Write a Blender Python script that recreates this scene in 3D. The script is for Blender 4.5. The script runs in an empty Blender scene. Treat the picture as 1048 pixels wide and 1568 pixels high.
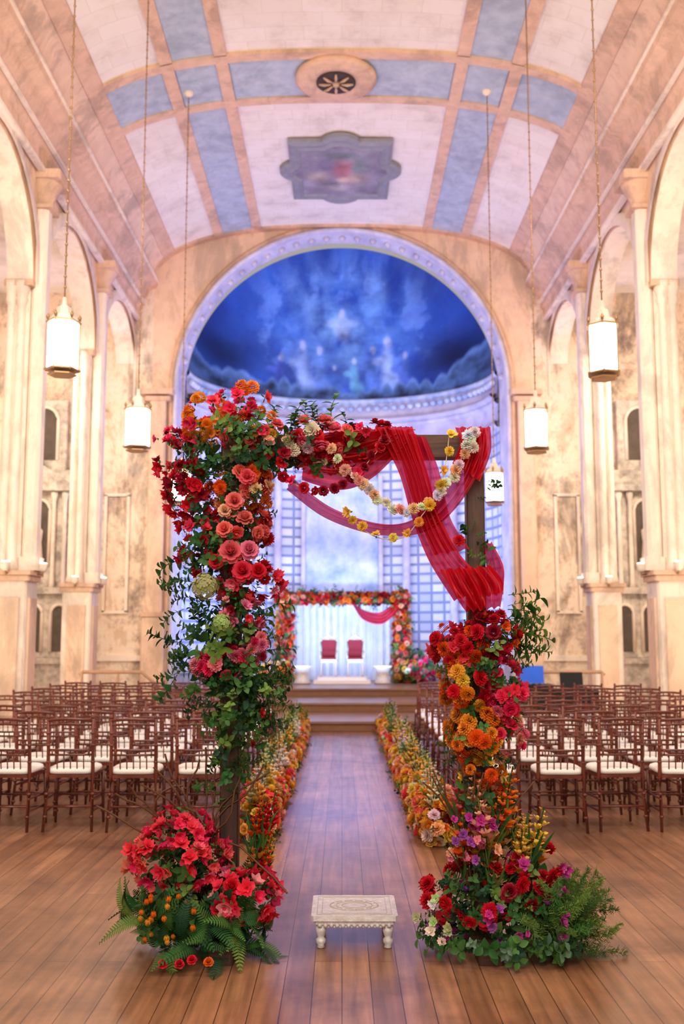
import bpy, math, random
import numpy as np
from mathutils import Vector, Matrix, noise
R = random.Random(11)
D = bpy.data
S = bpy.context.scene

def lin(h):
    h = h.lstrip('#')
    o = []
    for i in (0, 2, 4):
        v = int(h[i:i+2], 16)/255
        o.append(v/12.92 if v <= .04045 else ((v+.055)/1.055)**2.4)
    return tuple(o)

# ------------------------------------------------------------------ materials
def newmat(name):
    m = D.materials.new(name); m.use_nodes = True
    nt = m.node_tree; b = nt.nodes['Principled BSDF']
    return m, nt, b

def ramp(nt, fac, stops):
    r = nt.nodes.new('ShaderNodeValToRGB')
    while len(r.color_ramp.elements) < len(stops): r.color_ramp.elements.new(.5)
    for e, (p, c) in zip(r.color_ramp.elements, stops):
        e.position = p; e.color = (*c, 1)
    nt.links.new(fac, r.inputs[0]); return r.outputs[0]

def ncoord(nt, scale=(1, 1, 1), rot=(0, 0, 0), kind='Object'):
    t = nt.nodes.new('ShaderNodeTexCoord'); m = nt.nodes.new('ShaderNodeMapping')
    m.inputs['Scale'].default_value = scale; m.inputs['Rotation'].default_value = rot
    nt.links.new(t.outputs[kind], m.inputs[0]); return m.outputs[0]

def noisy(name, stops, scale=3, detail=6, rough=.7, metal=0, bump=.1, cscale=(1, 1, 1), dist=0, spec=.5, roughness=.6, stain=0):
    m, nt, b = newmat(name)
    c = ncoord(nt, cscale)
    n = nt.nodes.new('ShaderNodeTexNoise'); n.inputs['Scale'].default_value = scale
    n.inputs['Detail'].default_value = detail; n.inputs['Distortion'].default_value = dist
    n.inputs['Roughness'].default_value = roughness
    nt.links.new(c, n.inputs[0])
    col = ramp(nt, n.outputs[0], stops)
    if stain:
        c2 = ncoord(nt, (1, 1, .4)); n2 = nt.nodes.new('ShaderNodeTexNoise'); n2.inputs['Scale'].default_value = 1.3
        n2.inputs['Detail'].default_value = 10; n2.inputs['Roughness'].default_value = .72; n2.inputs['Distortion'].default_value = .5
        nt.links.new(c2, n2.inputs[0])
        mx = nt.nodes.new('ShaderNodeMix'); mx.data_type = 'RGBA'; mx.blend_type = 'MULTIPLY'; mx.inputs[0].default_value = stain
        nt.links.new(col, mx.inputs[6])
        nt.links.new(ramp(nt, n2.outputs[0], [(.38, (.36, .37, .39)), (.45, (.66, .64, .62)), (.50, (1, 1, 1)), (.58, (1, 1, 1)), (.63, (.78, .70, .62))]), mx.inputs[7])
        col = mx.outputs[2]
    nt.links.new(col, b.inputs['Base Color'])
    b.inputs['Roughness'].default_value = rough; b.inputs['Metallic'].default_value = metal
    b.inputs['Specular IOR Level'].default_value = spec
    if bump:
        bp = nt.nodes.new('ShaderNodeBump'); bp.inputs['Strength'].default_value = bump
        bp.inputs['Distance'].default_value = .02
        nt.links.new(n.outputs[0], bp.inputs['Height']); nt.links.new(bp.outputs[0], b.inputs['Normal'])
    return m

def tone(name, h, v=.12, **k):
    c = lin(h)
    return noisy(name, [(.3, tuple(x*(1-v) for x in c)), (.7, tuple(min(1, x*(1+v)) for x in c))], **k)

M = {}
M['wall'] = noisy('aged_peach_plaster', [(.30, lin('#8b8785')), (.40, lin('#c2ab98')), (.48, lin('#ecd4b9')), (.58, lin('#f0deca')), (.66, lin('#d8ae8c')), (.74, lin('#a5a19e'))], scale=1.3, detail=10, rough=.85, bump=.2, roughness=.76, stain=.85)
M['peach'] = tone('peach_plaster', '#efcdb0', .1, scale=3, rough=.8, stain=.5)
M['rib'] = tone('peach_rib_paint', '#dfb99d', .12, scale=5, rough=.8, stain=.45)
M['cream'] = tone('cream_column_paint', '#f3e2d0', .06, scale=4, rough=.6, stain=.45)
M['stone'] = noisy('aged_stone_altar', [(.35, lin('#a39a8e')), (.6, lin('#ddd0c0'))], scale=6, rough=.8, stain=.5)
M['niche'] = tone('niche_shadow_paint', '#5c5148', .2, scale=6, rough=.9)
M['blue'] = noisy('faded_blue_ceiling_paint', [(.35, lin('#a6b2c2')), (.65, lin('#bec8d4'))], scale=4, rough=.85, stain=.3)
M['grey'] = tone('grey_frame_paint', '#8b8c94', .15, scale=7)
M['white'] = tone('white_cushion_fabric', '#f8f4ee', .03, scale=20, rough=.9)
M['wood_red'] = noisy('mahogany_chair_wood', [(.3, lin('#4c2018')), (.7, lin('#7c3c2a'))], scale=8, rough=.3, cscale=(1, 1, .2), bump=.03)
M['timber'] = noisy('dark_walnut_timber', [(.3, lin('#2c1a12')), (.5, lin('#4a2d1e')), (.7, lin('#5f3c28'))], scale=14, rough=.6, cscale=(1, 1, .08), bump=.3, dist=.6)
M['timber_h'] = noisy('dark_walnut_beam', [(.3, lin('#2c1a12')), (.5, lin('#4a2d1e')), (.7, lin('#5f3c28'))], scale=14, rough=.6, cscale=(.08, 1, 1), bump=.3, dist=.6)
M['ivory'] = noisy('carved_ivory_silver', [(.3, lin('#ccc2bc')), (.7, lin('#f4eeea'))], scale=30, rough=.4, metal=.1, bump=.4)
M['inlay'] = tone('grey_inlay_line', '#b4aaa2', .1, scale=20, rough=.5)
M['bronze'] = tone('warm_bronze_metal', '#b08a60', .15, scale=20, rough=.4, metal=.6)
M['black'] = tone('black_cloth', '#15151c', .2, scale=10, rough=.7)
M['redvelvet'] = tone('red_velvet', '#801520', .15, scale=20, rough=.8)
M['gilt'] = tone('pale_gilt_frame', '#cdbfae', .15, scale=20, rough=.4, metal=.3)
M['dark'] = tone('dark_vent_metal', '#3a2a24', .2, scale=10)
M['stagewood'] = noisy('stage_step_wood', [(.3, lin('#7b583f')), (.7, lin('#a67f5e'))], scale=5, rough=.3, cscale=(.2, 1, 1))
M['riser'] = tone('stage_riser_wood', '#85583c', .15, scale=5, rough=.5)
M['railwood'] = tone('handrail_wood', '#c49a78', .1, scale=8, rough=.5)
M['screen'] = tone('blue_screen', '#2456c8', .2, scale=3)
M['screen'].node_tree.nodes['Principled BSDF'].inputs['Emission Color'].default_value = (.05, .2, .9, 1)
M['screen'].node_tree.nodes['Principled BSDF'].inputs['Emission Strength'].default_value = .3

def emis(name, col, st):
    m, nt, b = newmat(name)
    n = nt.nodes.new('ShaderNodeTexNoise'); n.inputs['Scale'].default_value = 4
    nt.links.new(ramp(nt, n.outputs[0], [(.2, tuple(x*.9 for x in col)), (.8, col)]), b.inputs['Emission Color'])
    b.inputs['Emission Strength'].default_value = st
    b.inputs['Base Color'].default_value = (*col, 1)
    return m
M['glass'] = emis('frosted_lantern_glass', (1, .90, .74), 16)
M['led'] = emis('uplight_lens', (1, .9, .75), 8)

def floormat():
    m, nt, b = newmat('wood_plank_floor')
    c = ncoord(nt, rot=(0, 0, math.pi/2))
    br = nt.nodes.new('ShaderNodeTexBrick')
    br.inputs['Scale'].default_value = 1; br.inputs['Brick Width'].default_value = 2.6
    br.inputs['Row Height'].default_value = .135; br.inputs['Mortar Size'].default_value = .0025
    br.inputs['Mortar Smooth'].default_value = .3; br.inputs['Bias'].default_value = 0
    br.inputs['Color1'].default_value = (*lin('#a87a5a'), 1); br.inputs['Color2'].default_value = (*lin('#8c6144'), 1)
    br.inputs['Mortar'].default_value = (*lin('#432818'), 1)
    nt.links.new(c, br.inputs[0])
    c2 = ncoord(nt, scale=(6, .35, 1))
    n = nt.nodes.new('ShaderNodeTexNoise'); n.inputs['Scale'].default_value = 4; n.inputs['Detail'].default_value = 8
    nt.links.new(c2, n.inputs[0])
    c3 = ncoord(nt)
    n2 = nt.nodes.new('ShaderNodeTexNoise'); n2.inputs['Scale'].default_value = .9; n2.inputs['Detail'].default_value = 9; n2.inputs['Roughness'].default_value = .68
    nt.links.new(c3, n2.inputs[0])
    g = ramp(nt, n.outputs[0], [(.3, (.52, .49, .47)), (.7, (1.2, 1.16, 1.12))])
    mx = nt.nodes.new('ShaderNodeMix'); mx.data_type = 'RGBA'; mx.blend_type = 'MULTIPLY'; mx.inputs[0].default_value = .9
    nt.links.new(br.outputs[0], mx.inputs[6]); nt.links.new(g, mx.inputs[7])
    mx2 = nt.nodes.new('ShaderNodeMix'); mx2.data_type = 'RGBA'; mx2.blend_type = 'MULTIPLY'; mx2.inputs[0].default_value = .95
    nt.links.new(mx.outputs[2], mx2.inputs[6])
    nt.links.new(ramp(nt, n2.outputs[0], [(.36, (.5, .45, .42)), (.48, (.9, .86, .84)), (.62, (1.18, 1.17, 1.15))]), mx2.inputs[7])
    nt.links.new(mx2.outputs[2], b.inputs['Base Color'])
    rr = nt.nodes.new('ShaderNodeMapRange'); rr.inputs[3].default_value = .44; rr.inputs[4].default_value = .18
    nt.links.new(n2.outputs[0], rr.inputs[0]); nt.links.new(rr.outputs[0], b.inputs['Roughness'])
    b.inputs['Specular IOR Level'].default_value = .7
    bp = nt.nodes.new('ShaderNodeBump'); bp.inputs['Strength'].default_value = .2; bp.inputs['Distance'].default_value = .01
    bp.invert = True
    nt.links.new(br.outputs[1], bp.inputs['Height']); nt.links.new(bp.outputs[0], b.inputs['Normal'])
    return m
M['floor'] = floormat()

def ceilmat():
    m, nt, b = newmat('white_ceiling_panel')
    c = ncoord(nt)
    br = nt.nodes.new('ShaderNodeTexBrick'); br.inputs['Scale'].default_value = 1
    br.inputs['Brick Width'].default_value = .6; br.inputs['Row Height'].default_value = .35; br.inputs['Mortar Size'].default_value = .006
    br.inputs['Color1'].default_value = (*lin('#f2e9de'), 1); br.inputs['Color2'].default_value = (*lin('#ede3d7'), 1)
    br.inputs['Mortar'].default_value = (*lin('#e4d8ca'), 1)
    nt.links.new(c, br.inputs[0])
    n = nt.nodes.new('ShaderNodeTexNoise'); n.inputs['Scale'].default_value = 1.2; n.inputs['Detail'].default_value = 10; n.inputs['Roughness'].default_value = .7
    nt.links.new(c, n.inputs[0])
    mx = nt.nodes.new('ShaderNodeMix'); mx.data_type = 'RGBA'; mx.blend_type = 'MULTIPLY'; mx.inputs[0].default_value = .7
    nt.links.new(br.outputs[0], mx.inputs[6])
    nt.links.new(ramp(nt, n.outputs[0], [(.34, (.68, .64, .62)), (.46, (.93, .91, .89)), (.55, (1, 1, 1))]), mx.inputs[7])
    nt.links.new(mx.outputs[2], b.inputs['Base Color']); b.inputs['Roughness'].default_value = .85
    return m
M['ceil'] = ceilmat()

def tilemat():
    m, nt, b = newmat('apse_lattice_tile')
    t = nt.nodes.new('ShaderNodeUVMap'); t.uv_map = 'UVMap'
    br = nt.nodes.new('ShaderNodeTexBrick'); br.offset = 0
    br.inputs['Scale'].default_value = 1; br.inputs['Brick Width'].default_value = .36
    br.inputs['Row Height'].default_value = .24; br.inputs['Mortar Size'].default_value = .045; br.inputs['Mortar Smooth'].default_value = .5
    br.inputs['Color1'].default_value = (*lin('#eceef8'), 1); br.inputs['Color2'].default_value = (*lin('#b9c0de'), 1)
    br.inputs['Mortar'].default_value = (*lin('#8390b8'), 1)
    nt.links.new(t.outputs[0], br.inputs[0])
    nt.links.new(br.outputs[0], b.inputs['Base Color']); b.inputs['Roughness'].default_value = .5
    return m
M['tile'] = tilemat()
M['apse'] = noisy('lavender_apse_plaster', [(.35, lin('#b4b2cc')), (.65, lin('#d8d4e4'))], scale=2.5, rough=.7)
M['panel'] = noisy('pale_blue_panel', [(.35, lin('#8ea8d8')), (.5, lin('#b9cbec')), (.65, lin('#dfe8f8'))], scale=1.6, detail=8, rough=.6)
M['silk'] = noisy('white_silk_curtain', [(.3, lin('#dfe8fa')), (.7, lin('#f4f7ff'))], scale=5, rough=.6)

def colattr(name, rough=.55, trans=0., spec=.3):
    m, nt, b = newmat(name)
    a = nt.nodes.new('ShaderNodeAttribute'); a.attribute_name = 'col'
    n = nt.nodes.new('ShaderNodeTexNoise'); n.inputs['Scale'].default_value = 40
    mx = nt.nodes.new('ShaderNodeMix'); mx.data_type = 'RGBA'; mx.blend_type = 'MULTIPLY'; mx.inputs[0].default_value = .35
    nt.links.new(a.outputs['Color'], mx.inputs[6])
    nt.links.new(ramp(nt, n.outputs[0], [(.3, (.75, .75, .75)), (.7, (1.1, 1.1, 1.1))]), mx.inputs[7])
    nt.links.new(mx.outputs[2], b.inputs['Base Color'])
    b.inputs['Roughness'].default_value = rough; b.inputs['Specular IOR Level'].default_value = spec
    if trans:
        out = nt.nodes['Material Output']
        tr = nt.nodes.new('ShaderNodeBsdfTranslucent'); nt.links.new(mx.outputs[2], tr.inputs[0])
        ms = nt.nodes.new('ShaderNodeMixShader'); ms.inputs[0].default_value = trans
        nt.links.new(b.outputs[0], ms.inputs[1]); nt.links.new(tr.outputs[0], ms.inputs[2]); nt.links.new(ms.outputs[0], out.inputs[0])
    return m
M['flora'] = colattr('petal_and_leaf', .55, .25)
M['mural'] = colattr('painted_mural', .7, 0)

def fabric(name, h, alpha):
    m, nt, b = newmat(name)
    c = lin(h); out = nt.nodes['Material Output']
    n = nt.nodes.new('ShaderNodeTexNoise'); n.inputs['Scale'].default_value = 6
    col = ramp(nt, n.outputs[0], [(.3, tuple(x*.8 for x in c)), (.7, tuple(min(1, x*1.1) for x in c))])
    nt.links.new(col, b.inputs['Base Color']); b.inputs['Roughness'].default_value = .45
    tr = nt.nodes.new('ShaderNodeBsdfTranslucent'); nt.links.new(col, tr.inputs[0])
    tp = nt.nodes.new('ShaderNodeBsdfTransparent'); tp.inputs[0].default_value = (1, .35, .5, 1)
    m1 = nt.nodes.new('ShaderNodeMixShader'); m1.inputs[0].default_value = .4
    m2 = nt.nodes.new('ShaderNodeMixShader'); m2.inputs[0].default_value = alpha
    nt.links.new(b.outputs[0], m1.inputs[1]); nt.links.new(tr.outputs[0], m1.inputs[2])
    nt.links.new(tp.outputs[0], m2.inputs[1]); nt.links.new(m1.outputs[0], m2.inputs[2]); nt.links.new(m2.outputs[0], out.inputs[0])
    return m
M['red_sheer'] = fabric('sheer_red_chiffon', '#dc0a22', .88)
M['pink_sheer'] = fabric('sheer_crimson_chiffon', '#d40c3a', .78)

# ------------------------------------------------------------------ mesh builder
class MB:
    def __init__(s): s.v = []; s.f = []; s.m = []; s.sm = []; s.mats = []
    def mi(s, k):
        if k not in s.mats: s.mats.append(k)
        return s.mats.index(k)
    def add(s, vs, fs, mat, smooth=False):
        o = len(s.v); s.v += [tuple(p) for p in vs]; i = s.mi(mat)
        for f in fs: s.f.append([o+a for a in f]); s.m.append(i); s.sm.append(smooth)
    def box(s, c, d, mat, rot=None, bev=0):
        x, y, z = d[0]/2, d[1]/2, d[2]/2
        if bev:
            b = min(bev, x*.9, y*.9)
            ring = [(-x+b, -y), (x-b, -y), (x, -y+b), (x, y-b), (x-b, y), (-x+b, y), (-x, y-b), (-x, -y+b)]
            vs = [Vector((p[0], p[1], -z)) for p in ring]+[Vector((p[0], p[1], z)) for p in ring]
            fs = [list(range(7, -1, -1)), list(range(8, 16))]+[[i, (i+1) % 8, 8+(i+1) % 8, 8+i] for i in range(8)]
        else:
            vs = [Vector((a, b, e)) for e in (-z, z) for a, b in ((-x, -y), (x, -y), (x, y), (-x, y))]
            fs = [[3, 2, 1, 0], [4, 5, 6, 7], [0, 1, 5, 4], [1, 2, 6, 5], [2, 3, 7, 6], [3, 0, 4, 7]]
        if rot: vs = [rot @ p for p in vs]
        s.add([p+Vector(c) for p in vs], fs, mat)
    def lathe(s, prof, c, mat, seg=16, smooth=True, rx=1, off=0):
        vs = []; fs = []
        for r, z in prof:
            for i in range(seg):
                a = 2*math.pi*i/seg+off
                vs.append((c[0]+r*math.cos(a)*rx, c[1]+r*math.sin(a), c[2]+z))
        for j in range(len(prof)-1):
            for i in range(seg):
                k = (i+1) % seg
                fs.append([j*seg+i, j*seg+k, (j+1)*seg+k, (j+1)*seg+i])
        fs.append(list(range(seg-1, -1, -1))); fs.append([(len(prof)-1)*seg+i for i in range(seg)])
        s.add(vs, fs, mat, smooth)
    def tube(s, pts, r, mat, seg=6):
        pts = [Vector(p) for p in pts]; vs = []; fs = []
        for i, p in enumerate(pts):
            t = (pts[min(i+1, len(pts)-1)]-pts[max(i-1, 0)]).normalized()
            a = t.cross(Vector((0, 0, 1)))
            if a.length < .05: a = t.cross(Vector((0, 1, 0)))
            a.normalize(); b = t.cross(a)
            rr = r[i] if isinstance(r, (list, tuple)) else r
            for k in range(seg):
                an = 2*math.pi*k/seg
                vs.append(p+a*math.cos(an)*rr+b*math.sin(an)*rr)
        for i in range(len(pts)-1):
            for k in range(seg):
                q = (k+1) % seg
                fs.append([i*seg+k, i*seg+q, (i+1)*seg+q, (i+1)*seg+k])
        fs.append(list(range(seg))[::-1]); fs.append([(len(pts)-1)*seg+k for k in range(seg)])
        s.add(vs, fs, mat, True)
    def grid(s, P, mat, smooth=True):
        n, m = len(P), len(P[0]); vs = [p for r in P for p in r]
        fs = [[i*m+j, i*m+j+1, (i+1)*m+j+1, (i+1)*m+j] for i in range(n-1) for j in range(m-1)]
        s.add(vs, fs, mat, smooth)
    def prism_y(s, prof, y0, y1, mat):
        n = len(prof)
        vs = [(x, y0, z) for x, z in prof]+[(x, y1, z) for x, z in prof]
        fs = [[i, (i+1) % n, n+(i+1) % n, n+i] for i in range(n)]+[list(range(n))[::-1], list(range(n, 2*n))]
        s.add(vs, fs, mat)
    def mesh(s, name):
        me = D.meshes.new(name); me.from_pydata(s.v, [], s.f)
        for k in s.mats: me.materials.append(M[k])
        me.polygons.foreach_set('material_index', s.m); me.polygons.foreach_set('use_smooth', s.sm)
        me.update(); return me
    def obj(s, name, parent=None, loc=(0, 0, 0)):
        o = D.objects.new(name, s.mesh(name)); S.collection.objects.link(o); o.location = loc
        if parent: o.parent = parent
        return o
def empty(name, loc=(0, 0, 0)):
    o = D.objects.new(name, None); S.collection.objects.link(o); o.location = loc; o.empty_display_size = .2
    return o

# ------------------------------------------------------------------ architecture
HX, ZS, RISE = 4.3, 9.7, 1.25
YE = 22.0
def vz(x):
    t = min(1, abs(x)/HX); return ZS+RISE*math.sqrt(max(0, 1-t**2.6))
b = MB(); b.box((0, 10.5, -.1), (17.2, 29, .2), 'floor'); b.obj('floor')

b = MB()
xs = [-HX*math.cos(math.pi*i/60) for i in range(61)]
b.grid([[(x, y, vz(x)) for x in xs] for y in (-3, 4, 10, 16, YE+.05)], 'ceil')
def strip(x0, x1, y0, y1, off, mat):
    nx = max(1, math.ceil((x1-x0)/.12)); X = [x0+(x1-x0)*i/nx for i in range(nx+1)]
    b.grid([[(x, y, vz(x)-off) for x in X] for y in (y0, y1)], mat)
    for y in (y0, y1): b.grid([[(x, y, vz(x)-off) for x in X], [(x, y, vz(x)+.01) for x in X]], mat)
    for x in (x0, x1): b.grid([[(x, y, vz(x)-off) for y in (y0, y1)], [(x, y, vz(x)+.01) for y in (y0, y1)]], mat)
YB = [(7.3, 8.9), (14.95, 16.5)]
for sg in (-1, 1):
    for a, c, o, m in ((1.85, 2.05, .05, 'rib'), (2.05, 2.72, .02, 'blue'), (2.72, 2.92, .05, 'rib'), (3.82, 4.05, .05, 'rib'), (4.05, 4.28, .02, 'peach')):
        lo, hi = (a, c) if sg > 0 else (-c, -a)
        strip(lo, hi, -3, YE, o, m)
for y0, y1 in YB:
    strip(-4.04, 4.04, y0, y0+.2, .06, 'rib'); strip(-4.04, 4.04, y1-.2, y1, .06, 'rib')
    strip(-4.04, 4.04, y0+.2, y1-.2, .03, 'blue')
    for sg in (-1, 1):
        for c in (1.95, 2.82):
            strip(sg*c-.1, sg*c+.1, y0, y1, .065, 'rib')
strip(-4.2, 4.2, YE-.18, YE, .06, 'rib')
b.obj('ceiling')

b = MB(); c = (-.1, 15.7, vz(0)-.11)
b.lathe([(.0, .06), (.68, .06), (.68, 0), (.6, -.04), (.5, -.02), (.44, -.06), (.36, -.03), (0, -.03)], c, 'rib', 40)
b.lathe([(0, 0), (.33, 0), (.33, -.05), (.30, -.06), (0, -.05)], c, 'dark', 32)
for i in range(8):
    a = i*math.pi/4
    b.tube([(c[0]+.08*math.cos(a), c[1]+.08*math.sin(a), c[2]-.07), (c[0]+.19*math.cos(a), c[1]+.19*math.sin(a), c[2]-.08), (c[0]+.29*math.cos(a), c[1]+.29*math.sin(a), c[2]-.07)], [.012, .028, .015], 'rib', 6)
b.lathe([(0, -.04), (.07, -.05), (.05, -.1), (0, -.11)], c, 'rib', 12)
b.obj('ceiling_rosette_vent')

def colored(name, V, F, C, mat, parent=None):
    me = D.meshes.new(name); me.from_pydata([tuple(p) for p in V], [], F)
    at = me.color_attributes.new('col', 'FLOAT_COLOR', 'POINT')
    C = np.asarray(C, dtype=np.float32); at.data.foreach_set('color', np.hstack([C, np.ones((len(C), 1), np.float32)]).ravel())
    me.materials.append(M[mat]); me.polygons.foreach_set('use_smooth', [True]*len(F)); me.update()
    o = D.objects.new(name, me); S.collection.objects.link(o)
    if parent: o.parent = parent
    return o

def lobed(a, k=1.):
    w, h = 1.0*k, 1.25*k; ca, sa = math.cos(a), math.sin(a)
    r = min(w/max(1e-6, abs(ca)), h/max(1e-6, abs(sa)))
    for cx, cy, cr in ((w*.8, 0, .42*k), (-w*.8, 0, .42*k), (0, h*.84, .42*k), (0, -h*.84, .42*k)):
        bq = ca*cx+sa*cy; dd = bq*bq-(cx*cx+cy*cy-cr*cr)
        if dd > 0: r = max(r, bq+math.sqrt(dd))
    return r
pe = empty('ceiling_painting', (-.03, 19.05, 10.86))
b = MB(); N = 288
rings = [(1.0, .06), (1.0, -.02), (.93, -.06), (.86, -.04), (.80, -.07), (.76, -.03)]
b.grid([[(lobed(2*math.pi*i/N)*k*math.cos(2*math.pi*i/N), lobed(2*math.pi*i/N)*k*math.sin(2*math.pi*i/N), z) for i in range(N+1)] for k, z in rings], 'grey', False)
b.obj('lobed_frame', pe)
V = []; C = []; F = []
K = 30
fg = [(.05, -.15, .22, .42, '#b26a70'), (-.28, -.3, .16, .3, '#8a7f9a'), (.36, -.3, .16, .32, '#7b8a86'), (-.45, .15, .2, .25, '#b9a898'), (.3, .25, .22, .22, '#bda690'), (.05, .3, .1, .12, '#c8af96'), (-.05, .65, .3, .18, '#b8aeac'), (0, -.75, .5, .16, '#5e6a66')]
for j in range(K+1):
    for i in range(N):
        a = 2*math.pi*i/N; r = lobed(a)*.78*j/K; x, y = r*math.cos(a), r*math.sin(a)
        V.append((x, y, -.035))
        n1 = noise.fractal(Vector((x*2, y*2, 3)), 1, 2, 5); n2 = noise.noise(Vector((x*4, y*4, 9)))
        base = np.array(lin('#8f8794'))*(1+.6*n1)
        for fx, fy, rx, ry, hc in fg:
            w = math.exp(-(((x-fx+.08*n2)/rx)**2+((y-fy)/ry)**2)**1.4)*.8
            base = base*(1-w)+np.array(lin(hc))*w*(1+.5*n1)
        C.append(np.clip(base, 0, 1))
for j in range(K):
    for i in range(N): F.append([j*N+i, j*N+(i+1) % N, (j+1)*N+(i+1) % N, (j+1)*N+i])
colored('painted_canvas', V, F, C, 'mural', pe)

# arcades
cols = [3.5, 7.3, 11.1, 14.9, 18.7]
YC = YE-.02
for side, sg in (('left', -1), ('right', 1)):
    b = MB()
    x0, x1 = sg*4.72, sg*5.12
    edges = [-.3]+cols+[22.5]
    prof = []
    for a, c in zip(edges[:-1], edges[1:]):
        m = (a+c)/2; r = (c-a)/2-.24
        prof.append((a, 6.9)); prof.append((m-r, 6.9))
        for i in range(0, 25):
            t = math.pi*i/24; prof.append((m-r*math.cos(t), 6.95+r*math.sin(t)))
        prof.append((m+r, 6.9)); prof.append((min(c, YE), 6.9))
        b.grid([[(x0-sg*.06, min(YC, m-(r+.02)*math.cos(math.pi*i/24)), 6.95+(r+.02)*math.sin(math.pi*i/24)) for i in range(25)],
                [(x0-sg*.06, min(YC, m-(r+.2)*math.cos(math.pi*i/24)), 6.95+(r+.2)*math.sin(math.pi*i/24)) for i in range(25)],
                [(x0, min(YC, m-(r+.24)*math.cos(math.pi*i/24)), 6.95+(r+.24)*math.sin(math.pi*i/24)) for i in range(25)]], 'cream', True)
    prof = [p for p in prof if p[0] <= YC]
    prof.append((YC, 7.7))
    top = 9.95
    for xx in (x0, x1):
        b.grid([[(xx, p[0], p[1]) for p in prof], [(xx, p[0], top) for p in prof]], 'peach', False)
    b.grid([[(x0, p[0], p[1]) for p in prof], [(x1, p[0], p[1]) for p in prof]], 'cream', False)
    b.obj('wall_arcade_'+side)
    b = MB()
    pr = [(4.75, 8.75), (4.60, 8.75), (4.60, 8.95), (4.54, 9.0), (4.54, 9.2), (4.44, 9.3), (4.40, 9.42), (4.24, 9.5), (4.2, 9.62), (4.22, 9.72), (4.75, 9.8)]
    pr = [(sg*x, z) for x, z in pr]
    b.prism_y(pr, -3, YE, 'rib')
    b.box((sg*4.5, 9.5, 9.1), (.06, 25, .05), 'cream'); b.box((sg*4.2, 9.5, 9.6), (.05, 25, .04), 'cream')
    b.box((sg*4.62, 9.5, 8.72), (.1, 25, .06), 'cream')
    b.obj('trim_cornice_'+side)
    for cy in cols:
        b = MB(); X = sg*4.9
        b.box((X, cy, 1.2), (.54, .54, 2.4), 'cream', bev=.03)
        b.box((X, cy, .12), (.66, .66, .24), 'cream', bev=.03)
        b.box((X, cy, .3), (.6, .6, .1), 'cream', bev=.03)
        b.box((X-sg*.285, cy, 1.3), (.03, .34, 1.7), 'peach'); b.box((X, cy-.28, 1.3), (.34, .03, 1.7), 'peach')
        b.box((X, cy, 2.44), (.62, .62, .08), 'rib', bev=.02); b.box((X, cy, 2.52), (.68, .68, .07), 'rib', bev=.02)
        b.box((X+sg*.04, cy, 4.7), (.30, .36, 4.4), 'cream', bev=.08)
        for dx in (0, 1):
            for dy in (-1, 1):
                b.lathe([(.09, 2.55), (.11, 2.58), (.075, 2.7), (.065, 6.6), (.1, 6.7), (.085, 6.75), (.13, 6.92), (.13, 6.98)], (X+dx*sg*.15, cy+dy*.17, 0), 'cream', 10)
        b.box((X+sg*.03, cy, 6.95), (.44, .56, .1), 'rib', bev=.03)
        b.box((sg*4.66, cy, 2.66), (.30, .36, .2), 'cream', bev=.03)
        b.box((sg*4.67, cy, 5.45), (.22, .28, 5.5), 'cream', bev=.05)
        b.box((sg*4.64, cy, 8.2), (.32, .42, .06), 'rib', bev=.02)
        b.lathe([(.15, 8.23), (.14, 8.33), (.18, 8.43), (.27, 8.58), (.29, 8.62)], (sg*4.66, cy, 0), 'rib', 16)
        b.box((sg*4.6, cy, 8.68), (.5, .62, .14), 'rib', bev=.03)
        b.obj('column')
    for cy in (14.9, 18.7):
        for dy, dx in ((-.42, 0), (0, -.42*sg)):
            b = MB(); c = (sg*4.9+dx, cy+dy, 2.62)
            b.tube([(sg*4.9+dx*.65, cy+dy*.65, 2.52), (c[0], c[1], 2.5), (c[0], c[1], 2.56)], .015, 'bronze', 6)
            b.lathe([(.03, -.08), (.06, -.05), (.07, .03), (.07, .05)], c, 'cream', 12)
            b.lathe([(.06, .052), (.055, .06), (0, .062)], c, 'led', 12)
            b.obj('wall_sconce')
    b = MB(); b.box((sg*8.45, 10, 4.7), (.3, 26, 9.4), 'wall'); b.obj('wall_'+side)
    b = MB(); b.box((sg*6.7, 9.5, 9.45), (3.2, 25, .15), 'ceil'); b.obj('ceiling_aisle_'+side)

# end wall with arched opening
RO, ZC = 3.72, 7.1
b = MB()
xs = sorted(set([-8.5, -6, -4.3, -RO]+[-RO*math.cos(math.pi*i/48) for i in range(49)]+[RO, 4.3, 6, 8.5]))
def hole(x): return ZC+math.sqrt(max(0, RO*RO-x*x)) if abs(x) < RO-1e-6 else ZC
for x0, x1 in zip(xs[:-1], xs[1:]):
    inside = abs((x0+x1)/2) < RO
    z0, z1 = (hole(x0), hole(x1)) if inside else (0, 0)
    b.add([(x0, YE, z0), (x1, YE, z1), (x1, YE, 11.3), (x0, YE, 11.3)], [[0, 1, 2, 3]], 'wall' if abs(x0+x1)/2 > 4.4 else 'peach')
arc = [(-RO, 0), (-RO, ZC)]+[(-RO*math.cos(math.pi*i/48), ZC+RO*math.sin(math.pi*i/48)) for i in range(1, 48)]+[(RO, ZC), (RO, 0)]
b.grid([[(x, YE, z) for x, z in arc], [(x*.975, YE+.45, (z if z <= ZC else ZC+(z-ZC)*.975)) for x, z in arc]], 'apse')
b.obj('wall_end')
b = MB()
def arch_ring(r0, r1, y, mat, dy):
    pts = lambda r, yy: [(-r, yy, 0), (-r, yy, ZC)]+[(-r*math.cos(math.pi*i/64), yy, ZC+r*math.sin(math.pi*i/64)) for i in range(1, 64)]+[(r, yy, ZC), (r, yy, 0)]
    b.grid([pts(r0, y), pts(r0, y-dy), pts((r0+r1)/2, y-dy*1.5), pts(r1, y-dy), pts(r1, y)], mat)
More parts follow.
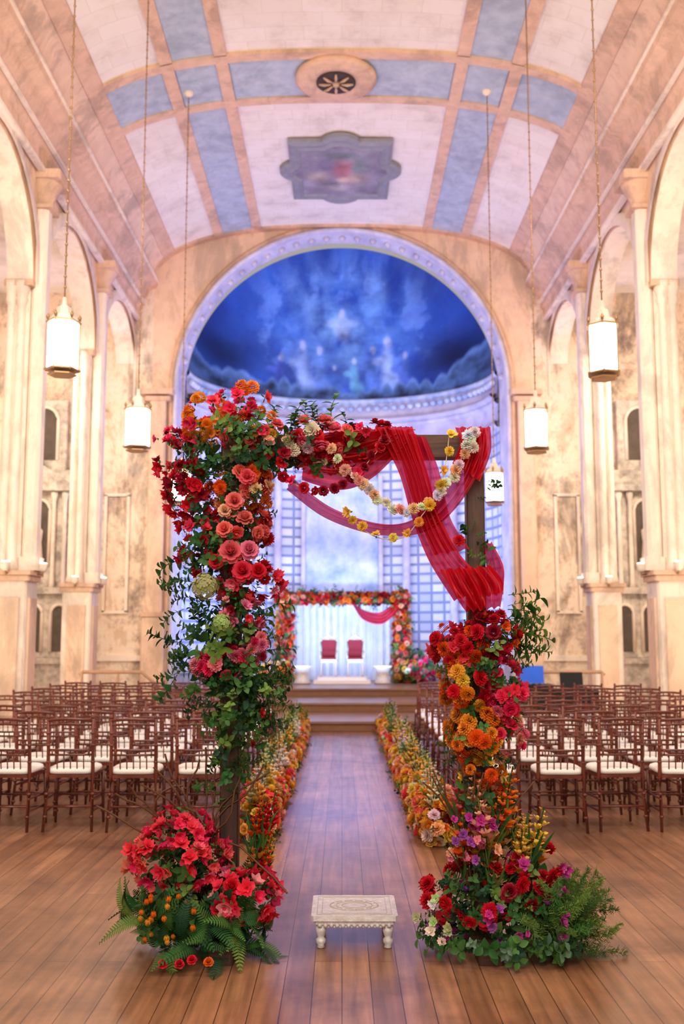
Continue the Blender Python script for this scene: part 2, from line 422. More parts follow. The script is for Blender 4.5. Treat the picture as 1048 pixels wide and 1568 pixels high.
arch_ring(3.70, 3.80, YE, 'apse', .1)
arch_ring(3.80, 3.92, YE, 'rib', .05)
for i in range(2, 63, 2):
    a = math.pi*i/64
    b.lathe([(0, -.08), (.06, -.05), (.08, 0), (.06, .05), (0, .08)], (-3.66*math.cos(a), YE+.2, ZC+3.66*math.sin(a)), 'apse', 8)
b.obj('trim_archivolt')
b = MB()
for sg in (-1, 1):
    b.box((sg*4.12, YE-.1, 3.4), (.36, .2, 6.8), 'peach', bev=.03)
    b.box((sg*4.12, YE-.12, 6.85), (.56, .3, .1), 'rib', bev=.02); b.box((sg*4.12, YE-.14, 7.0), (.7, .36, .12), 'rib', bev=.02)
    b.box((sg*4.12, YE-.12, 1.0), (.5, .26, 2.0), 'peach', bev=.03); b.box((sg*4.12, YE-.13, 2.05), (.56, .3, .1), 'rib', bev=.02)
b.obj('trim_pilaster')
b = MB()
for sg in (-1, 1):
    for cx, cz, w, h in ((sg*5.0, 3.4, .5, 2.6),):
        for dx, dz, ww, hh in ((-w/2, 0, .06, h), (w/2, 0, .06, h), (0, h/2, w+.06, .06), (0, -h/2, w+.06, .06)):
            b.box((cx+dx, YE-.03, cz+dz), (ww, .06, hh), 'cream')
    b.box((sg*4.95, YE-.03, 1.1), (1.1, .06, .12), 'cream'); b.box((sg*4.95, YE-.04, .15), (1.1, .08, .3), 'cream')
b.obj('trim_wall_panels')

for sg in (-1, 1):
    b = MB(); X = sg*6.62; Y = YE-.42
    b.box((X, Y, .5), (2.0, .6, 1.0), 'stone', bev=.03); b.box((X, Y, 1.06), (2.2, .7, .12), 'stone', bev=.03)
    b.box((X, Y+.1, 1.8), (1.9, .4, 1.35), 'stone', bev=.03); b.box((X, Y+.05, 2.55), (2.1, .5, .14), 'stone', bev=.02)
    def niche(cx, z0, z1, w, yy):
        r = w/2; pts = [(cx-r, z0)]+[(cx-r*math.cos(math.pi*i/12), z1-r+r*math.sin(math.pi*i/12)) for i in range(13)]+[(cx+r, z0)]
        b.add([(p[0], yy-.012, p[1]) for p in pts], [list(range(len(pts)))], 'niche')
        b.tube([(p[0], yy-.02, p[1]) for p in pts], .04, 'cream', 6)
    for dx in (-.55, 0, .55): niche(X+dx, 1.25, 2.25, .36, Y-.1)
    b.box((X, Y+.15, 3.9), (1.5, .3, 2.6), 'stone', bev=.03)
    niche(X, 3.1, 4.55, .5, Y)
    b.lathe([(.14, 3.12), (.15, 3.2), (.11, 3.6), (.13, 3.85), (.05, 3.95), (.07, 4.02), (.06, 4.12), (0, 4.15)], (X, Y-.08, 0), 'cream', 12)
    for dx in (-.6, -.36, .36, .6):
        b.lathe([(.07, 2.62), (.05, 2.75), (.045, 4.5), (.08, 4.62), (.08, 4.7)], (X+dx, Y-.1, 0), 'cream', 10)
    b.box((X, Y, 4.78), (1.7, .5, .14), 'stone', bev=.02)
    vs = [(X-.75, Y-.15, 4.85), (X+.75, Y-.15, 4.85), (X, Y-.15, 5.35), (X-.75, Y+.2, 4.85), (X+.75, Y+.2, 4.85), (X, Y+.2, 5.35)]
    b.add(vs, [[0, 1, 2], [5, 4, 3], [0, 2, 5, 3], [1, 4, 5, 2]], 'stone')
    b.box((X, Y+.25, 6.0), (1.0, .15, 1.6), 'stone', bev=.02); niche(X, 5.45, 6.65, .62, Y+.175)
    for dx in (-.75, 0, .75): b.lathe([(.03, 4.85 if dx else 5.3), (.06, 5.0 if dx else 5.42), (.02, 5.15 if dx else 5.55), (0, 5.35 if dx else 5.7)], (X+dx, Y-.1, 0), 'cream', 8)
    for dx in (-1.0, 1.0):
        b.box((X+dx*.9, Y+.1, 3.6), (.16, .2, 2.0), 'stone', bev=.03)
        b.lathe([(.1, 4.6), (.06, 4.7), (.07, 4.85), (.02, 5.1), (0, 5.2)], (X+dx*.9, Y+.1, 0), 'cream', 8)
    b.obj('side_altar')

# ------------------------------------------------------------------ apse
AY, ARX, ARY = YE+.45, 3.62, 3.0
me_v = []; me_f = []
n = 64
for zi, z in enumerate((0, 1.5, 3, 4.5, 6, 7.7)):
    for i in range(n+1):
        a = math.pi*i/n
        me_v.append((-ARX*math.cos(a), AY+ARY*math.sin(a), z))
L = [0]
for i in range(n): L.append(L[-1]+(Vector(me_v[i+1])-Vector(me_v[i])).length)
for r in range(5):
    for i in range(n): me_f.append([r*(n+1)+i, r*(n+1)+i+1, (r+1)*(n+1)+i+1, (r+1)*(n+1)+i])
me = D.meshes.new('wall_apse'); me.from_pydata(me_v, [], me_f); me.materials.append(M['tile'])
ul = me.uv_layers.new(name='UVMap')
for lp in me.loops:
    vi = lp.vertex_index; ul.data[lp.index].uv = (L[vi % (n+1)], me_v[vi][2])
for p in me.polygons: p.use_smooth = True
o = D.objects.new('wall_apse', me); S.collection.objects.link(o)
b = MB()
def half(rx, ry, z): return [(-rx*math.cos(math.pi*i/64), AY+ry*math.sin(math.pi*i/64), z) for i in range(65)]
def ring(z0, z1, dep, mat):
    q = lambda k, z: half(ARX-k, ARY-k, z)
    b.grid([q(0, z0), q(dep*.6, z0), q(dep, (z0+z1)/2), q(dep, z1), q(0, z1)], mat)
ring(6.35, 6.5, .12, 'apse'); ring(6.9, 7.02, .12, 'apse'); ring(7.02, 7.14, .22, 'apse'); ring(7.55, 7.68, .1, 'panel')
b.grid([half(ARX-.03, ARY-.03, 6.35), half(ARX-.03, ARY-.03, 7.6)], 'apse')
for i in range(1, 48):
    a = math.pi*i/48
    b.lathe([(0, -.08), (.07, -.05), (.09, 0), (.07, .05), (0, .08)], (-(ARX-.12)*math.cos(a), AY+(ARY-.12)*math.sin(a), 7.42), 'panel', 8)
b.obj('trim_apse_cornice')
b = MB()
for sx in (-1, 1):
    for aa in (math.radians(62), math.radians(38)):
        x = ARX*math.cos(aa)*sx; y = AY+ARY*math.sin(aa)
        b.lathe([(.14, .51), (.14, .8), (.1, .85), (.1, 6.1), (.16, 6.3), (.16, 6.34)], (x*.95, y-.16, 0), 'apse', 12)
b.box((0, AY+ARY-.22, 4.0), (1.85, .16, 3.0), 'panel', bev=.02)
b.lathe([(.92, -.07), (.92, .07)], (0, 0, 0), 'panel', 32)
k = len(b.v)-64
for i in range(k, len(b.v)):
    x, y, z = b.v[i]; b.v[i] = (x, AY+ARY-.22+z, 5.5+y*.55)
for sx in (-1, 1): b.box((sx*.98, AY+ARY-.26, 3.2), (.12, .16, 4.9), 'apse', bev=.02)
b.obj('reredos_panel')

# dome mural
V = []; C = []; F = []; na, ne = 280, 140
RZ = 3.52; Zd = 7.1
figs = []
def person(u, v, s, hc):
    figs.append((u, v, .024*s, .10*s, hc)); figs.append((u+.004, v+.105*s, .013*s, .022*s, '#b9c9ee')); figs.append((u+.02*s, v-.07*s, .036*s, .05*s, hc)); figs.append((u-.03*s, v+.03*s, .03*s, .02*s, hc))
for u, v, s, hc in ((-.28, .27, 1.8, '#9cbcf4'), (-.16, .26, 1.6, '#6f97e2'), (.21, .26, 1.6, '#5c86da'), (.32, .28, 1.9, '#a8c6fa'), (.44, .22, 1.4, '#5270c4'), (.09, .21, 1.3, '#6cb0d4'), (-.44, .21, 1.4, '#4a60b8'), (-.06, .18, 1.1, '#4878cc')): person(u, v, s, hc)
figs.append((0, .60, .05, .10, '#b8d2fa')); figs.append((0, .70, .02, .03, '#cfe0fc')); figs.append((-.06, .63, .06, .03, '#9fbff4')); figs.append((.06, .63, .06, .03, '#9fbff4'))
FA = np.array([(f[0], f[1], f[2], f[3]) for f in figs]); FC = [np.array(lin(f[4])) for f in figs]
for j in range(ne+1):
    e = math.radians(8.5)+(math.pi/2-math.radians(8.5))*j/ne
    for i in range(na+1):
        a = math.pi*i/na
        x = -ARX*math.cos(a)*math.cos(e); y = AY+ARY*math.sin(a)*math.cos(e); z = Zd+RZ*math.sin(e)
        V.append((x, y, z)); u = x/ARX; v = (z-7.6)/3.0
        p = Vector((u*3, v*3, 1.3))
        n1 = noise.fractal(p, .9, 2.1, 6); n2 = noise.fractal(p*2.3+Vector((5, 1, 0)), .9, 2.1, 5)
        n3 = noise.fractal(Vector((u*7, v*7, 7)), .9, 2.1, 4)
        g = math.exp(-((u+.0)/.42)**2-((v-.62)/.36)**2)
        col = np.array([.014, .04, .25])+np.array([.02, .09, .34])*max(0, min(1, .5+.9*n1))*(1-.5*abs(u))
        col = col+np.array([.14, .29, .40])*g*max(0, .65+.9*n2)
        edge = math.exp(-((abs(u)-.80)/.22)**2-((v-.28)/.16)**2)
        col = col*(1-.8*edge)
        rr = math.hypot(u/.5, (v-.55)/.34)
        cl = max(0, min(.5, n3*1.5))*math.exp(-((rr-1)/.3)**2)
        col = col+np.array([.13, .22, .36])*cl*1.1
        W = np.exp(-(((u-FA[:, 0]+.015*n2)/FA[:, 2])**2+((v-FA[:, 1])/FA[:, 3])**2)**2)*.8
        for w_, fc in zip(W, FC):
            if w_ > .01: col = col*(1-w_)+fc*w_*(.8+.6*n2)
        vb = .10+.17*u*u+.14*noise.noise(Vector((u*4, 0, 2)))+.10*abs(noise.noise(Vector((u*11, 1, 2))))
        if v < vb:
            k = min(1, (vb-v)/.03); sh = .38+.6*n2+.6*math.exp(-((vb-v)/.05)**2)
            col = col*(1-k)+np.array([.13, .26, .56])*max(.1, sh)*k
        C.append(np.clip(col, 0, 1))
for j in range(ne):
    for i in range(na): F.append([j*(na+1)+i, j*(na+1)+i+1, (j+1)*(na+1)+i+1, (j+1)*(na+1)+i])
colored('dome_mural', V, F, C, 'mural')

# stage
b = MB()
for y0, y1, z0, z1 in ((17, 22, 0, .17), (19, 22, .17, .34), (21, 22.4, .34, .5)):
    b.box((0, (y0+y1)/2, (z0+z1)/2), (7.2, y1-y0, z1-z0), 'stagewood', bev=.02)
    b.box((0, y0-.005, (z0+z1)/2), (7.16, .02, z1-z0-.02), 'riser')
    b.box((0, y0-.02, z1-.018), (7.24, .07, .036), 'stagewood')
pts = [(-3.5*math.cos(math.pi*i/32), AY-.08+2.85*math.sin(math.pi*i/32)) for i in range(33)]
b.add([(x, y, .5) for x, y in pts]+[(x, y, 0) for x, y in pts], [list(range(32, -1, -1))]+[[i, i+1, 34+i, 33+i] for i in range(32)], 'stagewood')
b.obj('stage')

# ------------------------------------------------------------------ lanterns
def lantern(x, y, zc, k=1.):
    b = MB(); r = .165*k; h = .26*k
    for i in range(6):
        a = math.pi/3*i+.26; a2 = a+math.pi/3
        p = [(x+r*math.cos(t), y+r*math.sin(t)) for t in (a, a2)]
        b.add([(p[0][0], p[0][1], zc-h), (p[1][0], p[1][1], zc-h), (p[1][0], p[1][1], zc+h), (p[0][0], p[0][1], zc+h)], [[0, 1, 2, 3]], 'glass')
        b.tube([(p[0][0], p[0][1], zc-h-.02), (p[0][0], p[0][1], zc+h+.05)], .008*k, 'bronze', 6)
        b.lathe([(.012, 0), (.02, .03), (0, .07)], (p[0][0], p[0][1], zc+h+.03), 'bronze', 6)
    for z, rr in ((zc-h, .19), (zc-h-.05, .15), (zc+h, .185)):
        b.lathe([(rr*k-.02, -.012), (rr*k, -.008), (rr*k, .008), (rr*k-.02, .012)], (x, y, z), 'bronze', 6, False, off=.26)
    b.lathe([(.165*k, 0), (.12*k, .06*k), (.09*k, .07*k), (.07*k, .16*k), (.03*k, .18*k), (.025*k, .26*k), (.0, .28*k)], (x, y, zc+h+.01), 'cream', 6, False, off=.26)
    zt = vz(x)
    z = zc+h+.27*k; nlk = int((zt-z)/.12)
    b.tube([(x, y, z), (x, y, zt)], .008, 'bronze', 5)
    for i in range(nlk):
        b.lathe([(.004, -.025), (.018, 0), (.004, .025)], (x, y, z+i*.12), 'bronze', 5)
    b.lathe([(.09, -.01), (.08, -.06), (.03, -.1), (0, -.11)], (x, y, zt), 'cream', 14)
    b.obj('pendant_lantern')
for x, y, z, k in ((-2.97, 10.3, 4.66, 1), (-2.76, 13.2, 4.38, 1), (-2.6, 15.9, 3.97, .9), (2.78, 10.3, 4.62, 1), (2.62, 13.2, 4.36, 1), (2.46, 15.9, 3.97, .9)):
    lantern(x, y, z, k)

# ------------------------------------------------------------------ chairs
b = MB()
def post(pts, r=.0135):
    b.tube(pts, r, 'wood_red', 7)
def bead(c, r=.02):
    b.lathe([(.012, -.012), (r, -.005), (r, .005), (.012, .012)], c, 'wood_red', 8)
for sx in (-1, 1):
    X = sx*.185
    post([(X*1.08, -.23, 0), (X*1.02, -.19, .25), (X, -.175, .45), (X, -.19, .65), (X, -.235, .92)], [.012, .014, .017, .015, .012])
    for z, yy in ((.12, -.212), (.3, -.186), (.56, -.182), (.7, -.2), (.8, -.215)): bead((X*1.03 if z < .4 else X, yy, z))
    b.lathe([(.012, 0), (.018, .01), (.006, .03), (0, .035)], (X, -.235, .92), 'wood_red', 8)
    post([(X*1.12, .21, 0), (X*1.08, .195, .25), (X*1.05, .185, .44)], [.011, .014, .017])
    for z in (.1, .28): bead((X*1.09, .2, z))
    for z in (.16, .26): post([(X*1.04, -.2, z), (X*1.09, .2, z)], .009)
for z in (.14, .24): post([(-.2, .2, z), (.2, .2, z)], .009)
post([(-.195, -.2, .2), (.195, -.2, .2)], .009)
def back_y(z): return -.175-.06*max(0, (z-.45)/.47)**1.5
for z, r in ((.905, .013), (.865, .010), (.66, .010), (.62, .010)):
    post([(-.185, back_y(z), z), (-.1, back_y(z)-.012, z+(.008 if z > .8 else 0)), (0, back_y(z)-.018, z+(.012 if z > .8 else 0)), (.1, back_y(z)-.012, z+(.008 if z > .8 else 0)), (.185, back_y(z), z)], r)
for i in range(7):
    x = -.15+.05*i; post([(x, back_y(.62)-.012, .62), (x, back_y(.66)-.012, .66)], .006)
for x in (-.11, -.055, 0, .055, .11): post([(x, -.175, .47), (x, back_y(.62)-.01, .62)], .0055)
for x in (-.09, -.03, .03, .09): post([(x, back_y(.865)-.012, .865), (x, back_y(.905)-.012, .91)], .006)
b.box((0, .005, .445), (.40, .39, .025), 'wood_red', bev=.03)
P = []
for j, (s, z) in enumerate(((.90, .458), (1, .465), (1.03, .484), (.99, .503), (.85, .515), (.5, .522), (.02, .524))):
    row = []
    for i in range(33):
        a = 2*math.pi*i/32; ca, sa = math.cos(a), math.sin(a)
        qq = .198/max(abs(ca)**6+abs(sa)**6, 1e-9)**(1/6)
        row.append((qq*ca*s, .005+qq*sa*s*.97, z))
    P.append(row)
b.grid(P, 'white')
chair_me = b.mesh('chiavari_chair')
def place(me, name, x, y, z=0, rot=0, sc=1):
    o = D.objects.new(name, me); S.collection.objects.link(o); o.location = (x, y, z); o.rotation_euler = (0, 0, rot); o.scale = (sc,)*3; return o
for r in range(9):
    Y = 8.68+.78*r
    for k in range(7):
        for sg in (-1, 1):
            X = (-1.20-.53*k) if sg < 0 else (1.28+.53*k)
            if abs(X) > 4.2: continue
            if r == 8 and X > 2.5: continue
            place(chair_me, 'chiavari_chair', X+R.uniform(-.02, .02), Y+R.uniform(-.04, .04), 0, R.uniform(-.07, .07))

# ------------------------------------------------------------------ stool
b = MB(); sx, sy = .065, 5.58
b.box((0, 0, .158), (.45, .42, .026), 'ivory', bev=.012)
b.box((0, 0, .136), (.42, .39, .022), 'ivory', bev=.01)
b.box((0, 0, .118), (.40, .37, .02), 'ivory', bev=.01)
for r in (.05, .075, .10):
    b.tube([(r*1.3*math.cos(2*math.pi*i/40), r*math.sin(2*math.pi*i/40), .1715) for i in range(41)], .002, 'inlay', 5)
for i in range(12):
    a = math.pi/6*i; b.lathe([(.012, 0), (.009, .004), (0, .006)], (.088*1.3*math.cos(a), .088*math.sin(a), .171), 'ivory', 8)
for qx in (.17, .195):
    pp = [(-qx, -qx*.92), (qx, -qx*.92), (qx, qx*.92), (-qx, qx*.92), (-qx, -qx*.92)]
    b.tube([(x, y, .1712) for x, y in pp], .002, 'inlay', 5)
for i in range(-6, 7):
    b.lathe([(.01, 0), (.012, .01), (.008, .02)], (i*.03, -.19, .112), 'ivory', 8)
for dx in (-.175, .175):
    for dy in (-.16, .16):
        b.lathe([(.014, 0), (.022, .006), (.017, .018), (.026, .03), (.026, .045), (.016, .056), (.022, .066), (.028, .085), (.028, .11)], (dx, dy, 0), 'ivory', 16)
b.obj('carved_low_stool', loc=(sx, sy, 0))

# ------------------------------------------------------------------ flora templates
def petal(L, w, th0, th1, r0, z0, nu=2, nv=3, cup=.5, az=0., frill=0, k0=0.):
    V = []; K = []; r, z = r0, z0; dl = L/nv
    for j in range(nv+1):
        v = j/nv; th = math.radians(th0+(th1-th0)*v)
        if j: r += math.sin(th)*dl; z += math.cos(th)*dl
        wf = max(.12, math.sin(math.pi*(.12+.72*v)))**.8
        for i in range(nu+1):
            u = -1+2*i/nu
            fz = frill*(R.random()-.5) if j == nv else 0
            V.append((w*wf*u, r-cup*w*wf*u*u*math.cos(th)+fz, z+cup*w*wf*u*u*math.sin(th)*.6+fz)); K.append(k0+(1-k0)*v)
    ca, sa = math.cos(az), math.sin(az)
    V = [(x*ca-y*sa, x*sa+y*ca, zz) for x, y, zz in V]
    F = [[j*(nu+1)+i, j*(nu+1)+i+1, (j+1)*(nu+1)+i+1, (j+1)*(nu+1)+i] for j in range(nv) for i in range(nu)]
    return V, F, K
def join(parts):
    V = []; F = []; K = []
    for v, f, k in parts:
        o = len(V); V += v; F += [[o+a for a in q] for q in f]; K += k
    return np.array(V, float), np.array(F, int), np.array(K, float)
def T_rose():
    p = []
    for n, L, w, a, c, r0, z0 in ((3, .5, .2, 0, -25, .08, .15), (4, .58, .3, 8, -8, .14, .1), (5, .62, .38, 20, 25, .17, .02), (6, .66, .42, 38, 70, .18, -.05), (6, .66, .42, 62, 108, .18, -.1)):
        for i in range(n): p.append(petal(L, w, a+R.uniform(-6, 6), c+R.uniform(-8, 8), r0, z0, 2, 3, .45, 2*math.pi*(i/n)+n+R.uniform(-.15, .15), .03, .1))
    return join(p)
def T_mari():
    p = []
    for ring in range(7):
        t = math.radians(8+17*ring); n = 5+3*ring if ring < 5 else 16
        for i in range(n):
            p.append(petal(.34, .15, math.degrees(t)-10, math.degrees(t)+25, .55*math.sin(t)*.9, .5*math.cos(t)-.1, 1, 2, 0, 2*math.pi*(i+R.random()*.5)/n, .12, .25))
    return join(p)
def T_carn():
    p = []
    for ring in range(5):
        t = math.radians(5+20*ring); n = 5+2*ring
        for i in range(n):
            p.append(petal(.6, .28, math.degrees(t)-10, math.degrees(t)+22, .2*math.sin(t), .12*math.cos(t), 3, 2, .2, 2*math.pi*(i+R.random()*.6)/n, .28, .3))
    return join(p)
def T_bloss():
    p = []
    for i in range(5): p.append(petal(.85, .40, 28, 72+R.uniform(-28, 28), .06, 0, 3, 3, .35, 2*math.pi*i/5+R.uniform(-.2, .2), .3, .45))
    for i in range(5): p.append(petal(.6, .3, 10, 45+R.uniform(-15, 15), .03, .08, 2, 3, .35, 2*math.pi*i/5+.6, .25, .55))
    for i in range(3):
        v, f, k = petal(.5, .14, 110, 120, .1, -.1, 1, 2, 0, 2*math.pi*i/3); p.append((v, f, [-1]*len(k)))
    return join(p)
def T_tulip():
    p = []
    for i in range(6): p.append(petal(.95, .36, 48 if i % 2 else 40, -18, .06, -.2, 2, 4, .5, 2*math.pi*i/6, .03, .3))
    return join(p)
def T_hyd():
    p = []; n = 110
    for q in range(n):
        g = 2.39996*q; zc = 1-1.7*(q+.5)/n; rr = math.sqrt(max(0, 1-zc*zc))
        nn = Vector((rr*math.cos(g)+R.gauss(0, .08), rr*math.sin(g)+R.gauss(0, .08), zc+R.gauss(0, .08))).normalized(); a = nn.orthogonal().normalized(); c = nn.cross(a); s0 = R.random()*6
        hh = R.uniform(.74, 1.04); tint = R.uniform(.7, 1)
        for i in range(4):
            t = s0+i*math.pi/2; d = a*math.cos(t)+c*math.sin(t); e = nn.cross(d)
            o = nn*hh; lift = R.uniform(-.02, .1)
            p.append(([tuple(o), tuple(o+d*.14+e*.12+nn*lift), tuple(o+d*.25+nn*lift*.6), tuple(o+d*.14-e*.12+nn*lift)], [[0, 1, 2, 3]], [tint*.5, tint, tint, tint]))
    return join(p)
def leafp(o, d, up, L, W, kv=-1, droop=.25):
    o = Vector(o); d = Vector(d).normalized(); s = d.cross(Vector(up)).normalized(); n = s.cross(d)
    V = []
    for v, w in ((0, .08), (.3, .8), (.6, .9), (.85, .5), (1, .04)):
        m = o+d*L*v-n*droop*L*v*v
        V += [tuple(m-s*W*w+n*W*w*.35), tuple(m), tuple(m+s*W*w+n*W*w*.35)]
    F = [[j*3+i, j*3+i+1, j*3+i+4, j*3+i+3] for j in range(4) for i in range(2)]
    return V, F, [kv]*len(V)
def stick(p0, p1, r, kv=-1):
    p0, p1 = Vector(p0), Vector(p1); t = (p1-p0).normalized(); a = t.orthogonal().normalized(); c = t.cross(a)
    V = [tuple(q+(a*math.cos(x)+c*math.sin(x))*r) for q in (p0, p1) for x in (0, 2.094, 4.189)]
    return V, [[0, 1, 4, 3], [1, 2, 5, 4], [2, 0, 3, 5]], [kv]*6
def T_sprig(n=9, ll=.34, lw=.1, droop=.3):
    p = []; pts = []
    for i in range(n+1):
        t = i/n; pts.append(Vector((.12*math.sin(t*3), droop*.7*t*t, t*(1-.15*t))))
    for a, c in zip(pts[:-1], pts[1:]): p.append(stick(a, c, .012))
    for i in range(1, n+1):
        a = i*2.3; d = Vector((math.cos(a), math.sin(a), .55)); p.append(leafp(pts[i], d, (0, 0, 1), ll*(1.1-.4*i/n), lw))
    return join(p)
def T_leaf():
    return join([leafp((0, 0, 0), (0, .5, .8), (0, -1, .5), .6, .17)])
def T_fern():
    p = []; pts = [Vector((0, .75*t*t, t*(1-.42*t))) for t in [i/20 for i in range(21)]]
    for a, c in zip(pts[:-1], pts[1:]): p.append(stick(a, c, .007))
    for i in range(1, 21):
        ln = .2*math.sin(math.pi*(.18+.8*i/21)); t = (pts[i]-pts[i-1]).normalized()
        for s in (-1, 1):
            d = Vector((s, 0, 0))+t*.45; nn = Vector((1, 0, 0)).cross(t)
            o = pts[i]; e = t*.02; q = o+d*ln*.6-nn*.01*s; tip = o+d*ln
            p.append(([tuple(o-e), tuple(q-e), tuple(q+e*.9), tuple(o+e)], [[0, 1, 2, 3]], [-1]*4))
            p.append(([tuple(q-e), tuple(tip), tuple(tip+e*.1), tuple(q+e*.9)], [[0, 1, 2, 3]], [-1]*4))
    return join(p)
def T_asp():
    p = []
    for i in range(130):
        t = R.random()**.7; o = Vector((0, .4*t*t, t)); a = R.random()*6.28; l = .22*(1.1-t*.8)
        d = Vector((math.cos(a), math.sin(a), .5))*l; e = Vector((-math.sin(a), math.cos(a), 0))*.006
        p.append(([tuple(o-e), tuple(o+d-e), tuple(o+d+e), tuple(o+e)], [[0, 1, 2, 3]], [-1]*4))
        for q in range(2):
            o2 = o+d*R.uniform(.4, 1); d2 = Vector((R.uniform(-1, 1), R.uniform(-1, 1), R.uniform(-.3, 1)))*.07
            p.append(([tuple(o2-e), tuple(o2+d2-e), tuple(o2+d2+e), tuple(o2+e)], [[0, 1, 2, 3]], [-1]*4))
    return join(p)
def T_spike():
    p = [stick((0, 0, 0), (0, .04, 1), .012)]
    for i in range(13):
        t = .3+.7*i/13; s = .17*(1.15-t); az = i*2.4
        for k in range(4):
            v, f, kk = petal(s*1.2, s*.45, 10, 50, .0, 0, 1, 2, .2, az+k*1.57)
            dx, dy = .05*math.cos(az), .05*math.sin(az)
            p.append(([(x+dx+zz*math.cos(az)*.5, y+dy+zz*math.sin(az)*.5+.04*t, zz+t) for x, y, zz in v], f, kk))
    for i in range(4):
        p.append(leafp((0, 0, .02), (math.cos(i*1.6)*.25, math.sin(i*1.6)*.25, 1), (0, 1, .2), .75, .03))
    return join(p)
def T_berry():
    p = []
    for q in range(26):
        c = Vector((R.gauss(0, .16), R.gauss(0, .16), -q*.05+.3)); s = .07
        V = [tuple(c+Vector(d)*s) for d in ((1, 0, 0), (0, 1, 0), (-1, 0, 0), (0, -1, 0), (0, 0, 1), (0, 0, -1))]
        for t in ((0, 1, 4), (1, 2, 4), (2, 3, 4), (3, 0, 4), (1, 0, 5), (2, 1, 5), (3, 2, 5), (0, 3, 5)):
            vv = [V[a] for a in t]; vv.append(tuple((Vector(vv[0])+Vector(vv[2]))/2)); p.append((vv, [[0, 1, 2, 3]], [.6, .9, 1, .8]))
    return join(p)
T = {'rose': [T_rose() for _ in range(3)], 'mari': [T_mari() for _ in range(3)], 'carn': [T_carn() for _ in range(3)], 'bloss': [T_bloss() for _ in range(6)],
     'tulip': [T_tulip() for _ in range(2)], 'hyd': [T_hyd() for _ in range(2)], 'sprig': [T_sprig(), T_sprig(7, .42, .13, .5), T_sprig(11, .28, .07, .2)], 'ivy': [T_sprig(10, .3, .13, -.2)],
     'leaf': [T_leaf()], 'fern': [T_fern()], 'asp': [T_asp() for _ in range(2)], 'spike': [T_spike() for _ in range(2)], 'berry': [T_berry() for _ in range(2)]}
PAL = {k: np.array(lin(v)) for k, v in dict(orange='#fa8a20', dorange='#f25a10', yellow='#fcc850', red='#d81428', crimson='#a00c24', hot='#f43464', pred='#f2384e', coral='#f8706a', pink='#fa8ca2', cream='#fbeee0', peach='#fcbc96', mag='#d0409a', purple='#a850b0', hydg='#bccb84', lg='#6c8a3a', dg='#20462a', mg='#31642e', og='#4a7634', twig='#7a5238', sage='#6a8a6a', amber='#faae38', wht='#f8f6f0', brick='#c04030').items()}
GREENS = ['dg', 'dg', 'mg', 'mg', 'og', 'og', 'lg']
class Flora:
    def __init__(s, zmin=.004): s.V = []; s.F = []; s.C = []; s.o = 0; s.zm = zmin; s.xl = None
    def add(s, kind, pos, n, sc, col, green=None):
        V, F, K = R.choice(T[kind]); n = Vector(n).normalized()
        a = n.orthogonal().normalized(); c = n.cross(a); t = R.random()*6.283
        x = a*math.cos(t)+c*math.sin(t); y = n.cross(x)
        B = np.array([x, y, n]); P = (V @ B)*sc+np.array(pos)
        P[:, 2] = np.maximum(P[:, 2], s.zm)
        if s.xl and np.abs(P[:, 0]).max() > s.xl: return
        g = PAL[green or R.choice(GREENS)]*R.uniform(.75, 1.25); cc = PAL[col]*np.array([R.uniform(.88, 1.1), R.uniform(.75, 1.25), R.uniform(.8, 1.2)])
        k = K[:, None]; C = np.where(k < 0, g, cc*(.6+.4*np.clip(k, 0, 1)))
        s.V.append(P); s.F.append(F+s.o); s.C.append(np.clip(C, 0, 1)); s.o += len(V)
    def raw(s, V, F, C): s.V.append(np.array(V, float)); s.F.append(np.array(F, int)+s.o); s.C.append(np.tile(C, (len(V), 1))); s.o += len(V)
    def line(s, pts, r, col):
        for a, c in zip(pts[:-1], pts[1:]):
            v, f, _ = stick(a, c, r); s.raw(v, f, PAL[col])
    def blob(s, c, r, n, kinds, size, up=0., green=None, fill=(.78, 1.08), nojit=.35):
        for _ in range(n):
            d = Vector((R.gauss(0, 1), R.gauss(0, 1), R.gauss(0, 1))).normalized(); q = R.uniform(*fill)
            p = (c[0]+d.x*r[0]*q, c[1]+d.y*r[1]*q, max(s.zm+.03, c[2]+d.z*r[2]*q))
            nn = Vector((d.x/r[0], d.y/r[1], d.z/r[2])).normalized()+Vector((R.gauss(0, nojit), R.gauss(0, nojit), R.gauss(0, nojit)+up))
            kd, co = R.choice(kinds)
            s.add(kd, p, nn, R.uniform(*size), co, green)
    def obj(s, name, parent=None):
        V = np.vstack(s.V); F = np.vstack(s.F); C = np.vstack(s.C)
        me = D.meshes.new(name); me.vertices.add(len(V)); me.vertices.foreach_set('co', V.astype(np.float32).ravel())
        me.loops.add(F.size); me.loops.foreach_set('vertex_index', F.astype(np.int32).ravel())
        me.polygons.add(len(F)); me.polygons.foreach_set('loop_start', np.arange(0, F.size, 4, dtype=np.int32))
        me.polygons.foreach_set('use_smooth', np.ones(len(F), bool))
        at = me.color_attributes.new('col', 'FLOAT_COLOR', 'POINT')
        at.data.foreach_set('color', np.hstack([C, np.ones((len(C), 1))]).astype(np.float32).ravel())
        me.materials.append(M['flora']); me.update(calc_edges=True); me.validate()
        o = D.objects.new(name, me); S.collection.objects.link(o)
        if parent: o.parent = parent
        return o

